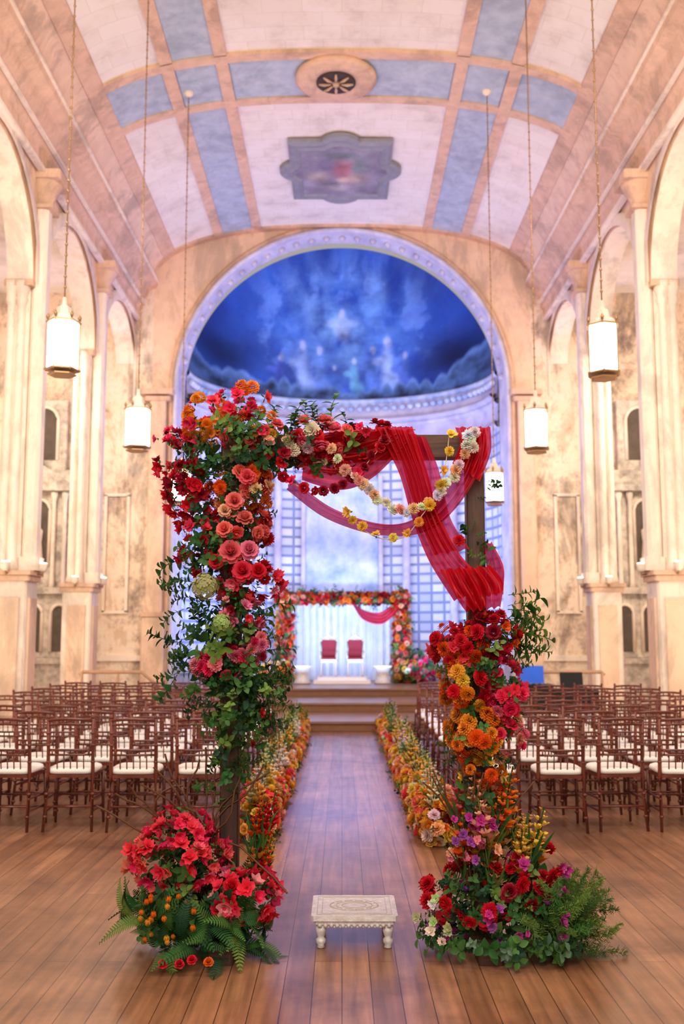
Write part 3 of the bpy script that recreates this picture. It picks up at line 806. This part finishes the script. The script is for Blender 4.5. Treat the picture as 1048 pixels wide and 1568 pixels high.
# ------------------------------------------------------------------ floral arch
arch = empty('floral_wedding_arch', (0, 0, 0))
AYP = 5.48
b = MB(); XL, XR = -.6, .735
b.box((XL, AYP, 1.3), (.10, .10, 2.6), 'timber', bev=.008); b.box((XR, AYP, 1.3), (.10, .10, 2.6), 'timber', bev=.008)
b.box(((XL+XR)/2, AYP, 2.655), (XR-XL+.14, .11, .125), 'timber_h', bev=.008)
for X in (XL, XR):
    b.box((X, AYP, .04), (.12, .7, .08), 'timber_h', bev=.008)
b.obj('timber_frame', arch)

Y0 = 5.42
fl = Flora()
def leaves(f, c, r, n, size=(.09, .15), kinds=('sprig', 'sprig', 'leaf'), green=None, up=0.1):
    f.blob(c, r, n, [(k, 'mg') for k in kinds], size, up, green, (.3, .95), .5)
LF = leaves
LF(fl, (-.6, Y0, 2.62), (.34, .2, .2), 110); LF(fl, (-.15, Y0, 2.64), (.34, .16, .12), 55)
LF(fl, (-.64, Y0, 2.15), (.2, .18, .42), 120); LF(fl, (-.58, Y0, 1.6), (.20, .18, .32), 130)
LF(fl, (-.58, Y0, 1.18), (.18, .16, .30), 150)
LF(fl, (-.66, Y0-.04, .86), (.07, .08, .12), 12, (.07, .11)); LF(fl, (-.50, Y0, .9), (.06, .08, .12), 10, (.07, .11))
LF(fl, (-.42, Y0, 1.3), (.13, .12, .2), 30); LF(fl, (-.76, Y0, 1.5), (.11, .12, .3), 35)
def put(c, r, n, kinds, size): fl.blob(c, r, n, kinds, size, 0)
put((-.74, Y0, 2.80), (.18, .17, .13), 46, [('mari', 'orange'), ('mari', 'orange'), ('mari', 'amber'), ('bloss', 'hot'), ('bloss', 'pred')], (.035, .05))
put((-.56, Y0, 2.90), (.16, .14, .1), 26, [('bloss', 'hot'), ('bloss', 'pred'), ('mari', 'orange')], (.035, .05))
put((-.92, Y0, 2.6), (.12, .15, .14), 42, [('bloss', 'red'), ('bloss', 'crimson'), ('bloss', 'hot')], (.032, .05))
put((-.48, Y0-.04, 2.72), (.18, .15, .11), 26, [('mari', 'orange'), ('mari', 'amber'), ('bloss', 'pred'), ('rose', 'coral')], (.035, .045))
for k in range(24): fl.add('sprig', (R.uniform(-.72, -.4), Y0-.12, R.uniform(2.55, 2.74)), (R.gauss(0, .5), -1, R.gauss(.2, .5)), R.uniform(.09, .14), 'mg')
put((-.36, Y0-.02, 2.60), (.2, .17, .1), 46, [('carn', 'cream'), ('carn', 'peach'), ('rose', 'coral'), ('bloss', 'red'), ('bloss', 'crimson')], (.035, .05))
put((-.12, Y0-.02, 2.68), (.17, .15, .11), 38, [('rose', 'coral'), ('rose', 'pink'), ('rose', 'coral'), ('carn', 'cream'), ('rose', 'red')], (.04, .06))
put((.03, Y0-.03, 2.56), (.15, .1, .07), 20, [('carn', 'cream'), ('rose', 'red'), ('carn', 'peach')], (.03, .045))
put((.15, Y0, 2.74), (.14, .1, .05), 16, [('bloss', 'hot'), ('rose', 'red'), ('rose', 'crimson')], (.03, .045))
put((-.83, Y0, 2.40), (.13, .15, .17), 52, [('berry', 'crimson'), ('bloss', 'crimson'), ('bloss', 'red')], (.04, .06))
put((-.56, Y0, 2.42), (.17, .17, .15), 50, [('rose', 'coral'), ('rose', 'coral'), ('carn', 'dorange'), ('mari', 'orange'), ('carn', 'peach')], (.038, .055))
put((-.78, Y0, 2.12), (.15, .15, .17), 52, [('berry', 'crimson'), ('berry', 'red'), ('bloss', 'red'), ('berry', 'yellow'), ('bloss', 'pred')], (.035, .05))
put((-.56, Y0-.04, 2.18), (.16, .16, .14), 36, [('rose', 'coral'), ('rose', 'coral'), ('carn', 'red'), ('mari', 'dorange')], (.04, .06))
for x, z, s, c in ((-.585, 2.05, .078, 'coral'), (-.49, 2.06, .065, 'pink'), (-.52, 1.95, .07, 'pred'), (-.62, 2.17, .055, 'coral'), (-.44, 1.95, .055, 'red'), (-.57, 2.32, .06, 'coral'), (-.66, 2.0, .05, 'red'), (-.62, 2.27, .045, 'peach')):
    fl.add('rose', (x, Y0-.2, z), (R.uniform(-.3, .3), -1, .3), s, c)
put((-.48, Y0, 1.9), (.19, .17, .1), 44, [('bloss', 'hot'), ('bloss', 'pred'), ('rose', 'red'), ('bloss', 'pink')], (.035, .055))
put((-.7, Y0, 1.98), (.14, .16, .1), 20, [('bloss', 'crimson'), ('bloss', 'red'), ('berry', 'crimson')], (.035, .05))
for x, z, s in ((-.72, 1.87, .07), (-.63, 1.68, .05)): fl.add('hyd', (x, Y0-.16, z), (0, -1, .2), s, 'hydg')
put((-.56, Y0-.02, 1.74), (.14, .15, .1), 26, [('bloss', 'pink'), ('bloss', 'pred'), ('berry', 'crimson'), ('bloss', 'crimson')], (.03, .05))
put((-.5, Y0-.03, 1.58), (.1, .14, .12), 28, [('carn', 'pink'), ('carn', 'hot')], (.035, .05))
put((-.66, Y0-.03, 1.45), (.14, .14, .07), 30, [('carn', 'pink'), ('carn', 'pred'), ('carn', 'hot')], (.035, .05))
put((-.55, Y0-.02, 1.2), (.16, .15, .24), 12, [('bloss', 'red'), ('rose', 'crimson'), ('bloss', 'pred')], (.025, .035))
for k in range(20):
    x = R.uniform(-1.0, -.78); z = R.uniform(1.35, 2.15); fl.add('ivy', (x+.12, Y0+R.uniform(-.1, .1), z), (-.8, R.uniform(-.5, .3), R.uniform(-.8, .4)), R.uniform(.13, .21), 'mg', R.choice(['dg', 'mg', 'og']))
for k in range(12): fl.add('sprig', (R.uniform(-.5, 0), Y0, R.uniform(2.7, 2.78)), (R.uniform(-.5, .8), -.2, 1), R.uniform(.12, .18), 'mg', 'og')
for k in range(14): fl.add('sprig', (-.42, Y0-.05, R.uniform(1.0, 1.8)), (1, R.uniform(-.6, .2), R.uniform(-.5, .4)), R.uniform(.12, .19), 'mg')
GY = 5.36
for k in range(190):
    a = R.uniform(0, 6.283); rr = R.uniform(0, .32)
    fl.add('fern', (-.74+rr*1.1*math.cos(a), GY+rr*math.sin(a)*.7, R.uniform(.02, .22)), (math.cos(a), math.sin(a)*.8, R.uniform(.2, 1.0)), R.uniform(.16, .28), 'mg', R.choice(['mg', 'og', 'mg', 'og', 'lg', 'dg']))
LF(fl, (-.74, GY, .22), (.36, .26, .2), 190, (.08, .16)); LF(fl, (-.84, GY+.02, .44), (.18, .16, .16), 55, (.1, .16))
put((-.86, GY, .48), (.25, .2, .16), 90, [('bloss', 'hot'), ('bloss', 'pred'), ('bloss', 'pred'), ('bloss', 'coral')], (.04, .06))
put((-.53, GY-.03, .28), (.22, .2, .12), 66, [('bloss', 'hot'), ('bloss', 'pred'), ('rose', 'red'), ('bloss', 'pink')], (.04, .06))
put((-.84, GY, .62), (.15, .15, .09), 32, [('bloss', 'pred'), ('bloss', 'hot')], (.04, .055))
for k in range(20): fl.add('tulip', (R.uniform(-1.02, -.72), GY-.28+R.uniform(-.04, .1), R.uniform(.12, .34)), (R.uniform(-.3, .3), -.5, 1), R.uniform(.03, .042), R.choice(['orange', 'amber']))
for x, z in ((-.78, .05), (-.72, .07), (-.86, .05), (-.64, .06)): fl.add('rose', (x, GY-.36, z), (0, -.6, 1), .03, R.choice(['red', 'dorange']))
for k in range(13): fl.add('spike', (-.46+R.uniform(-.02, .05), Y0+R.uniform(-.04, .1), R.uniform(.25, .5)), (R.uniform(0, .2), R.uniform(-.2, .2), 1), R.uniform(.22, .32), R.choice(['red', 'dorange', 'red', 'amber']))
for k in range(16):
    p = Vector((-.75+R.uniform(-.1, .1), Y0, .5)); pts = [p.copy()]
    d = Vector((-R.uniform(-.2, 1.2), R.uniform(-.3, .2), R.uniform(.6, 1)))
    for i in range(9):
        d += Vector((R.gauss(0, .35), R.gauss(0, .2), R.gauss(0, .25))); p = p+d.normalized()*.06; pts.append(p.copy())
    fl.line(pts, .006, 'twig')
fl.obj('flowers_left_leg', arch)

fl = Flora()
LF(fl, (.75, Y0, 1.45), (.18, .16, .28), 100); LF(fl, (.74, Y0, 1.05), (.15, .14, .25), 70); LF(fl, (.74, Y0, .65), (.13, .12, .28), 40)
LF(fl, (.82, Y0, .2), (.36, .28, .22), 230, (.08, .16))
put((.64, Y0-.02, 1.56), (.15, .16, .12), 42, [('carn', 'red'), ('rose', 'red'), ('mari', 'dorange'), ('bloss', 'pred')], (.038, .055))
put((.80, Y0-.02, 1.62), (.15, .16, .12), 46, [('carn', 'red'), ('bloss', 'dorange'), ('rose', 'crimson'), ('bloss', 'red')], (.035, .055))
put((.66, Y0-.03, 1.36), (.13, .17, .18), 48, [('mari', 'orange'), ('mari', 'dorange'), ('mari', 'amber'), ('carn', 'red')], (.042, .056))
put((.86, Y0-.01, 1.34), (.11, .16, .18), 48, [('carn', 'hot'), ('rose', 'hot'), ('bloss', 'pred'), ('carn', 'pink')], (.038, .055))
put((.71, Y0-.03, 1.10), (.14, .17, .15), 46, [('mari', 'orange'), ('mari', 'amber'), ('mari', 'dorange')], (.042, .056))
put((.88, Y0, 1.08), (.1, .14, .12), 24, [('carn', 'pink'), ('carn', 'peach'), ('rose', 'hot')], (.032, .045))
put((.76, Y0-.02, .90), (.12, .13, .09), 20, [('mari', 'dorange'), ('mari', 'orange'), ('bloss', 'yellow')], (.035, .045))
for k in range(18): fl.add('sprig', (.9+R.uniform(-.05, .05), Y0, R.uniform(1.5, 1.85)), (1, R.uniform(-.5, .4), R.uniform(-.6, .5)), R.uniform(.16, .26), 'mg', R.choice(['og', 'mg', 'lg']))
for k in range(40): fl.add('spike', (.75+R.gauss(0, .06), Y0+R.uniform(-.12, .1), R.uniform(.2, .55)), (R.gauss(0, .17), R.gauss(0, .15), 1), R.uniform(.28, .44), R.choice(['dorange', 'orange', 'peach', 'coral', 'amber']))
for k in range(14): fl.add('spike', (.92+R.gauss(0, .06), Y0+R.uniform(-.15, .1), R.uniform(.2, .4)), (R.uniform(-.1, .3), R.gauss(0, .15), 1), R.uniform(.25, .36), R.choice(['yellow', 'peach', 'amber']))
for k in range(24): fl.add('bloss', (.68+R.uniform(-.12, .12), Y0-.17+R.uniform(-.05, .1), R.uniform(.45, .7)), (R.gauss(0, .4), -1, .4), R.uniform(.025, .04), R.choice(['mag', 'mag', 'purple', 'peach', 'pink']))
put((.74, GY, .30), (.32, .26, .16), 70, [('rose', 'red'), ('carn', 'red'), ('rose', 'crimson'), ('rose', 'red')], (.036, .055))
put((1.02, GY+.02, .42), (.16, .16, .12), 24, [('rose', 'red'), ('carn', 'red'), ('rose', 'crimson'), ('bloss', 'mag')], (.036, .052))
put((.82, GY, .2), (.42, .32, .16), 40, [('bloss', 'mag'), ('bloss', 'purple'), ('bloss', 'mag'), ('tulip', 'mag')], (.028, .045))
for k in range(8): fl.add('bloss', (.48+R.gauss(0, .04), GY-.2, .2+R.gauss(0, .05)), (-.4, -1, .5), .035, R.choice(['hydg', 'hydg', 'cream']))
for k in range(80):
    a = R.uniform(-1.8, 1.0); fl.add('asp', (1.05+R.uniform(-.1, .12), GY+R.uniform(-.15, .15), R.uniform(.03, .2)), (math.cos(a), math.sin(a)*.7, R.uniform(.1, .9)), R.uniform(.18, .32), 'mg', R.choice(['lg', 'og', 'lg']))
for k in range(80):
    a = R.uniform(0, 6.28); fl.add('sprig', (.82+.3*math.cos(a), GY+.22*math.sin(a), .08), (math.cos(a), math.sin(a), R.uniform(-.1, .3)), R.uniform(.1, .18), 'mg', R.choice(['sage', 'mg', 'og', 'dg']))
for k in range(12):
    p = Vector((.7+R.uniform(-.08, .08), Y0-.05, .35)); pts = [p.copy()]; d = Vector((R.uniform(-.25, .1), -.1, 1))
    for i in range(10):
        d += Vector((R.gauss(0, .15), R.gauss(0, .1), R.gauss(0, .1))); p = p+d.normalized()*.06; pts.append(p.copy())
    fl.line(pts, .005, 'twig')
LF(fl, (.70, Y0, 2.1), (.07, .08, .14), 9, (.06, .1)); fl.add('carn', (.63, Y0-.08, 2.12), (-.2, -1, .2), .04, 'red')
LF(fl, (.8, Y0, 2.4), (.06, .06, .1), 5, (.06, .1)); LF(fl, (.8, Y0, 2.0), (.06, .06, .1), 5, (.06, .1))
fl.obj('flowers_right_leg', arch)

# drapes
def cat(P, s):
    n = len(P)-1; t = s*n; i = min(int(t), n-1); t -= i
    p = [Vector(P[max(0, min(n, i+k))]) for k in (-1, 0, 1, 2)]
    return .5*((2*p[1])+(p[2]-p[0])*t+(2*p[0]-5*p[1]+4*p[2]-p[3])*t*t+(3*p[1]-p[0]-3*p[2]+p[3])*t**3)
def drape(name, A, B, mat, y, pleats=5, amp=.025, ph=0, parent=arch, dn=(0, 1, 0)):
    A = [(a[0], a[2] if len(a) > 2 else y, a[1]) for a in A]; B = [(a[0], a[2] if len(a) > 2 else y, a[1]) for a in B]
    ns, nt = 70, 80; P = []
    for i in range(ns+1):
        s = i/ns; a, c = cat(A, s), cat(B, s); row = []
        for j in range(nt+1):
            t = j/nt; tt = t+.03*math.sin(t*21+s*3)
            p = a.lerp(c, tt)
            w = math.sin(tt*pleats*6.283+ph+1.2*math.sin(s*4))+.4*math.sin(tt*pleats*2.3*6.283+s*5)
            row.append(tuple(p+Vector(dn)*amp*w+Vector((0, 0, amp*.25*math.cos(tt*pleats*6.283+s*3)))))
        P.append(row)
    b = MB(); b.grid(P, mat); return b.obj(name, parent)
YD = 5.36
drape('lower_swag', [(-.28, 2.47), (-.05, 2.30), (.25, 2.215), (.45, 2.29), (.6, 2.52), (.665, 2.735)],
      [(-.30, 2.40), (-.08, 2.24), (.22, 2.15), (.5, 2.19), (.72, 2.44), (.80, 2.735)], 'pink_sheer', YD, 3, .018)
drape('upper_swag', [(-.2, 2.70), (.0, 2.745), (.15, 2.745), (.3, 2.74)], [(-.22, 2.46), (0, 2.40), (.18, 2.47), (.36, 2.66)], 'red_sheer', YD+.02, 5, .024, 1)
drape('centre_fall', [(.18, 2.745), (.30, 2.5), (.37, 2.25), (.46, 2.02), (.60, 1.80)], [(.38, 2.745), (.46, 2.5), (.53, 2.26), (.66, 2.02), (.84, 1.87)], 'red_sheer', YD-.02, 6, .02, 2)
drape('inner_fall', [(.30, 2.74), (.34, 2.5), (.42, 2.25), (.50, 2.05)], [(.46, 2.70), (.54, 2.5), (.60, 2.25), (.70, 2.08)], 'pink_sheer', YD+.04, 3, .02, .5)
drape('corner_wrap', [(.62, 2.745), (.64, 2.66), (.60, 2.55)], [(.81, 2.745), (.815, 2.6), (.75, 2.44)], 'red_sheer', YD-.01, 4, .018, .5)
drape('tail_knot', [(.52, 1.96), (.58, 1.84), (.66, 1.74)], [(.78, 1.98), (.86, 1.88), (.84, 1.76)], 'red_sheer', YD-.08, 5, .03, 1.5)
drape('tail_back', [(.76, 2.12), (.79, 1.98), (.76, 1.82)], [(.82, 2.12), (.89, 1.98), (.88, 1.84)], 'red_sheer', YD+.08, 3, .025, .5)
drape('beam_wrap', [(.1, 2.73, 5.40), (.1, 2.745, 5.48), (.1, 2.70, 5.56)], [(.40, 2.73, 5.40), (.38, 2.745, 5.48), (.36, 2.70, 5.56)], 'red_sheer', YD, 4, .008, 1.5, dn=(0, 0, 1))

fl = Flora()
def garland(P, kinds, step, size, y):
    P3 = [(p[0], y, p[1]) for p in P]; pts = [cat(P3, i/60) for i in range(61)]; fl.line(pts, .003, 'cream')
    L = sum((c-a).length for a, c in zip(pts[:-1], pts[1:])); n = max(2, int(L/step))
    for i in range(n+1):
        q = cat(P3, i/n)+Vector((R.gauss(0, .006), -.015, R.gauss(0, .006))); kd, co = R.choice(kinds)
        fl.add(kd, q, (R.gauss(0, .5), -1, R.gauss(0, .5)), R.uniform(*size), co)
garland([(.11, 2.437), (.18, 2.35), (.305, 2.28), (.45, 2.31), (.57, 2.42), (.64, 2.55), (.71, 2.70)], [('carn', 'cream'), ('carn', 'peach'), ('carn', 'wht')], .042, (.032, .042), YD-.06)
garland([(.72, 2.70), (.68, 2.69), (.70, 2.62)], [('carn', 'wht')], .05, (.04, .048), YD-.06)
garland([(.03, 2.27), (.08, 2.2), (.2, 2.13), (.33, 2.135), (.42, 2.24), (.52, 2.39), (.56, 2.54), (.58, 2.69)], [('bloss', 'yellow'), ('carn', 'yellow')], .085, (.03, .042), YD-.07)
garland([(-.32, 2.45), (-.15, 2.385), (.0, 2.42), (.12, 2.52), (.24, 2.66)], [('rose', 'red'), ('rose', 'crimson'), ('bloss', 'hot')], .055, (.032, .042), YD-.06)
garland([(-.05, 2.60), (.02, 2.5), (.1, 2.44)], [('carn', 'peach'), ('carn', 'cream')], .05, (.032, .042), YD-.07)
fl.obj('flower_garlands', arch)

# ------------------------------------------------------------------ aisle borders
warm = [('rose', 'yellow'), ('rose', 'orange'), ('rose', 'amber'), ('carn', 'peach'), ('rose', 'peach'), ('carn', 'yellow'), ('rose', 'yellow'), ('carn', 'amber'), ('bloss', 'pred'), ('rose', 'yellow'), ('carn', 'cream'), ('rose', 'coral')]
for sg in (-1, 1):
    fl = Flora(); fl.xl = .95 if sg < 0 else 1.02; y = 8.0 if sg > 0 else 8.1
    while y < 16.7:
        X = sg*(.75 if sg > 0 else .69); h = R.uniform(.15, .21)
        fl.blob((X+R.uniform(-.02, .02), y, h*.9), (.16, .2, h), 42, warm, (.05, .075), .5)
        fl.blob((X, y, h*.5), (.15, .2, h*.7), 14, [('sprig', 'mg')], (.1, .14), .2, None, (.3, 1))
        for k in range(2): fl.add('fern', (X+R.uniform(-.1, .1), y, .04), (-sg*R.uniform(0, 1), R.uniform(-1, 1), .25), R.uniform(.13, .18), 'mg')
        for k in range(2): fl.add('spike', (X+R.uniform(-.08, .08), y, .2), (R.gauss(0, .12), R.gauss(0, .2), 1), R.uniform(.28, .4), R.choice(['hydg', 'yellow', 'cream', 'lg']))
        if R.random() < .4: fl.blob((X, y, h*1.2), (.13, .15, .1), 4, [('bloss', 'hot'), ('carn', 'red'), ('rose', 'dorange')], (.04, .06))
        y += .27
    if sg > 0: fl.blob((.8, 7.95, .14), (.16, .14, .14), 30, [('carn', 'red'), ('mari', 'dorange'), ('rose', 'orange'), ('rose', 'coral')], (.04, .055))
    fl.obj('aisle_flower_border')

# ------------------------------------------------------------------ altar arch + furniture
alt = empty('altar_flower_arch', (0, 0, 0)); AY2 = 23.6; Z0 = .5
b = MB()
for X in (-1.35, 1.4): b.box((X, AY2, 1.455), (.12, .12, 1.9), 'timber', bev=.01)
b.box((.02, AY2, 2.4), (2.9, .12, .12), 'timber_h', bev=.01); b.obj('timber_frame', alt)
fl = Flora(.505); fk = [('rose', 'orange'), ('mari', 'dorange'), ('rose', 'coral'), ('bloss', 'pred'), ('carn', 'red'), ('carn', 'peach'), ('rose', 'brick'), ('mari', 'orange')]
for X in (-1.35, 1.4):
    z = .7
    while z < 2.5:
        fl.blob((X, AY2, z), (.2, .2, .2), 30, fk, (.06, .09)); LF(fl, (X, AY2, z), (.23, .2, .2), 20, (.14, .24)); z += .22
    fl.blob((X*1.12, AY2-.3, .76), (.40, .3, .26), 80, warm, (.07, .1), .3); LF(fl, (X*1.12, AY2-.3, .7), (.45, .32, .3), 40, (.18, .28))
    for k in range(6): fl.add('sprig', (X*1.2, AY2-.2, .8), (R.uniform(-.6, .6), -.3, 1), R.uniform(.4, .6), 'mg')
x = -1.4
while x < 1.5:
    fl.blob((x, AY2, 2.46), (.2, .2, .13), 24, fk if x < .4 else fk+[('rose', 'crimson'), ('carn', 'red')], (.06, .09)); LF(fl, (x, AY2, 2.46), (.22, .2, .14), 16, (.14, .24)); x += .2
fl.blob((1.85, AY2-.5, .8), (.35, .25, .3), 44, [('bloss', 'mag'), ('carn', 'pink'), ('carn', 'hot')], (.06, .09)); LF(fl, (1.85, AY2-.5, .8), (.42, .3, .35), 50, (.2, .3))
fl.obj('altar_flowers', alt)
drape('altar_drape', [(.2, 2.42), (.5, 2.2), (.9, 2.15), (1.25, 2.4)], [(.25, 2.3), (.5, 1.95), (.95, 1.85), (1.35, 2.2)], 'red_sheer', AY2-.2, 4, .04, 0, alt)

b = MB()
P = []
for j in range(3):
    P.append([(-1.25+2.5*i/200, AY+2.2+.08*math.sin(i*.42)+.04*math.sin(i*.9), .505+j*1.0) for i in range(201)])
b.grid(P, 'silk'); b.tube([(-1.3, AY+2.2, 2.52), (1.3, AY+2.2, 2.52)], .025, 'bronze', 8)
for X in (-1.28, 1.28): b.tube([(X, AY+2.2, .505), (X, AY+2.2, 2.55)], .025, 'bronze', 8)
b.obj('white_backdrop_curtain')

b = MB()
b.box((0, 23.3, .54), (1.3, 1.0, .07), 'white', bev=.02); b.box((0, 23.4, .61), (1.15, .8, .07), 'white', bev=.02)
b.obj('white_dais')
b = MB()
w = .46
b.box((0, 0, .42), (w, .44, .08), 'gilt', bev=.03); b.box((0, -.01, .48), (w*.86, .4, .06), 'redvelvet', bev=.04)
for dx in (-1, 1):
    b.lathe([(.02, 0), (.035, .05), (.02, .12), (.03, .3), (.035, .4)], (dx*.2, -.19, 0), 'gilt', 10)
    b.tube([(dx*.2, .2, 0), (dx*.2, .19, .45), (dx*.21, .22, .95)], .03, 'gilt', 8)
    b.tube([(dx*.22, .2, .66), (dx*.24, 0, .67), (dx*.23, -.18, .64), (dx*.22, -.19, .42)], .02, 'gilt', 8)
b.box((0, .21, .74), (.38, .05, .5), 'redvelvet', bev=.02)
b.tube([(-.21, .22, .98), (-.12, .22, 1.04), (0, .22, 1.10), (.12, .22, 1.04), (.21, .22, .98)], .03, 'gilt', 8)
b.lathe([(.03, 0), (.04, .04), (0, .1)], (0, .22, 1.1), 'gilt', 10)
b.tube([(-.21, .21, .5), (.21, .21, .5)], .02, 'gilt', 8)
th = b.mesh('throne_armchair')
place(th, 'throne_armchair', -.31, 23.46, .648, 0, .85); place(th, 'throne_armchair', .31, 23.46, .648, 0, .85)
b = MB(); b.lathe([(.2, 0), (.22, .03), (.17, .1), (.15, .25), (.2, .4), (.24, .42), (.24, .45), (0, .45)], (0, 0, 0), 'ivory', 20)
dm = b.mesh('silver_side_table')
for x in (-.9, .92): place(dm, 'silver_side_table', x, 22.9, .505, 0, .9)

b = MB(); b.box((0, 0, .74), (1.25, .6, .04), 'black', bev=.01); b.box((0, -.28, .37), (1.25, .02, .72), 'black')
for x in (-.61, .61): b.box((x, 0, .36), (.02, .56, .72), 'black')
b.box((-.3, 0, .80), (.5, .36, .08), 'black', bev=.02); b.box((-.35, .15, .98), (.42, .03, .28), 'screen', rot=Matrix.Rotation(-.15, 3, 'X'))
b.box((.3, .02, .78), (.36, .26, .02), 'dark'); b.box((.3, .15, .90), (.36, .015, .24), 'black', rot=Matrix.Rotation(-.2, 3, 'X'))
for i in range(5): b.lathe([(.02, 0), (.02, .02), (0, .02)], (-.48+.09*i, -.08, .84), 'grey', 8)
b.obj('sound_desk', loc=(3.35, 15.9, 0))
for sg in (-1, 1):
    b = MB()
    b.tube([(sg*3.0, 16.6, .75), (sg*3.3, 16.62, 1.0), (sg*4.3, 16.7, 1.0), (sg*4.35, 16.7, .95)], .03, 'railwood', 8)
    for x in (3.05, 3.7, 4.3): b.tube([(sg*x, 16.65, 0), (sg*x, 16.65, .98 if x > 3.2 else .8)], .022, 'railwood', 8)
    b.tube([(sg*3.05, 16.65, .45), (sg*4.3, 16.68, .5)], .018, 'railwood', 8)
    b.obj('stage_handrail')

# ------------------------------------------------------------------ lights
def area(name, loc, target, sx, sy, e, col):
    l = D.lights.new(name, 'AREA'); l.shape = 'RECTANGLE'; l.size = sx; l.size_y = sy; l.energy = e; l.color = col
    o = D.objects.new(name, l); S.collection.objects.link(o); o.location = loc
    o.rotation_euler = (Vector(target)-Vector(loc)).to_track_quat('-Z', 'Y').to_euler(); return o
W = (1, .84, .66)
area('front_fill', (-1, -2.5, 5.5), (0, 6, 1.2), 5, 4, 330, (1, .95, .89))  # unseen fill lamp, added behind the camera to light the arch from the front
area('nave_fill', (0, -2, 8), (0, 14, 8), 6, 3, 360, (1, .88, .76))  # unseen area lamp added behind the camera as ambient fill
for sg in (-1, 1):
    area('nave_ceiling_fill', (sg*4.3, 10.5, .15), (sg*3.2, 12, 9), .6, 9, 150, W)  # added area strip without a fixture, brightens the near ceiling
    area('aisle_uplight', (sg*6.6, 15, .3), (sg*6.4, 16.5, 8), 2, 8, 300, W)
    area('altar_wash', (sg*6.5, 17.8, 6.5), (sg*6.5, 22, 4), 2.2, 1.5, 170, W)
    area('column_wash', (sg*3.6, 10.5, 7.5), (sg*4.9, 16, 4), .8, .8, 85, (1, .91, .82))
    area('chair_fill', (sg*3, 5, 8.2), (sg*3, 12, 0), 2, 2, 240, (1, .90, .80))  # unseen overhead fill, added to brighten the chair rows
area('apse_blue_wash', (0, 22.2, .9), (0, 24.3, 9), 5, .5, 330, (.35, .5, 1))
area('apse_wall_wash', (0, 21.5, 5.2), (0, 26, 3.2), 4.5, .8, 100, (.32, .45, 1))
area('backdrop_wash', (0, 23.9, .95), (0, 25.0, 2.2), 1.8, .2, 9, (.6, .78, 1))
area('lavender_ceiling_wash', (0, 19.0, 3.5), (0, 19.5, 11), 4, 2.5, 200, (.5, .42, 1))
sp = D.lights.new('aisle_tint_spot', 'SPOT'); sp.energy = 3500; sp.color = (.42, .40, 1); sp.spot_size = math.radians(26); sp.spot_blend = .8; sp.shadow_soft_size = .04  # added spot, tints the aisle floor in place of the apse's violet reflection
so = D.objects.new('aisle_tint_spot', sp); S.collection.objects.link(so); so.location = (0, 20.5, 8.5)
so.rotation_euler = (Vector((0, 12, 0))-Vector(so.location)).to_track_quat('-Z', 'Y').to_euler()
w = D.worlds.new('World'); S.world = w; w.use_nodes = True
w.node_tree.nodes['Background'].inputs[0].default_value = (1, .91, .83, 1); w.node_tree.nodes['Background'].inputs[1].default_value = .42

# ------------------------------------------------------------------ camera
cd = D.cameras.new('camera'); co = D.objects.new('camera', cd); S.collection.objects.link(co)
co.location = (0, 0, 1.62); co.rotation_euler = (math.radians(97.0), 0, 0)
cd.sensor_fit = 'VERTICAL'; cd.sensor_height = 36; cd.sensor_width = 24; cd.lens = 35
cd.dof.use_dof = True; cd.dof.focus_distance = 5.35; cd.dof.aperture_fstop = 2.2
S.camera = co
S.view_settings.view_transform = 'Standard'
print('faces', sum(len(o.data.polygons) for o in S.objects if o.type == 'MESH'))
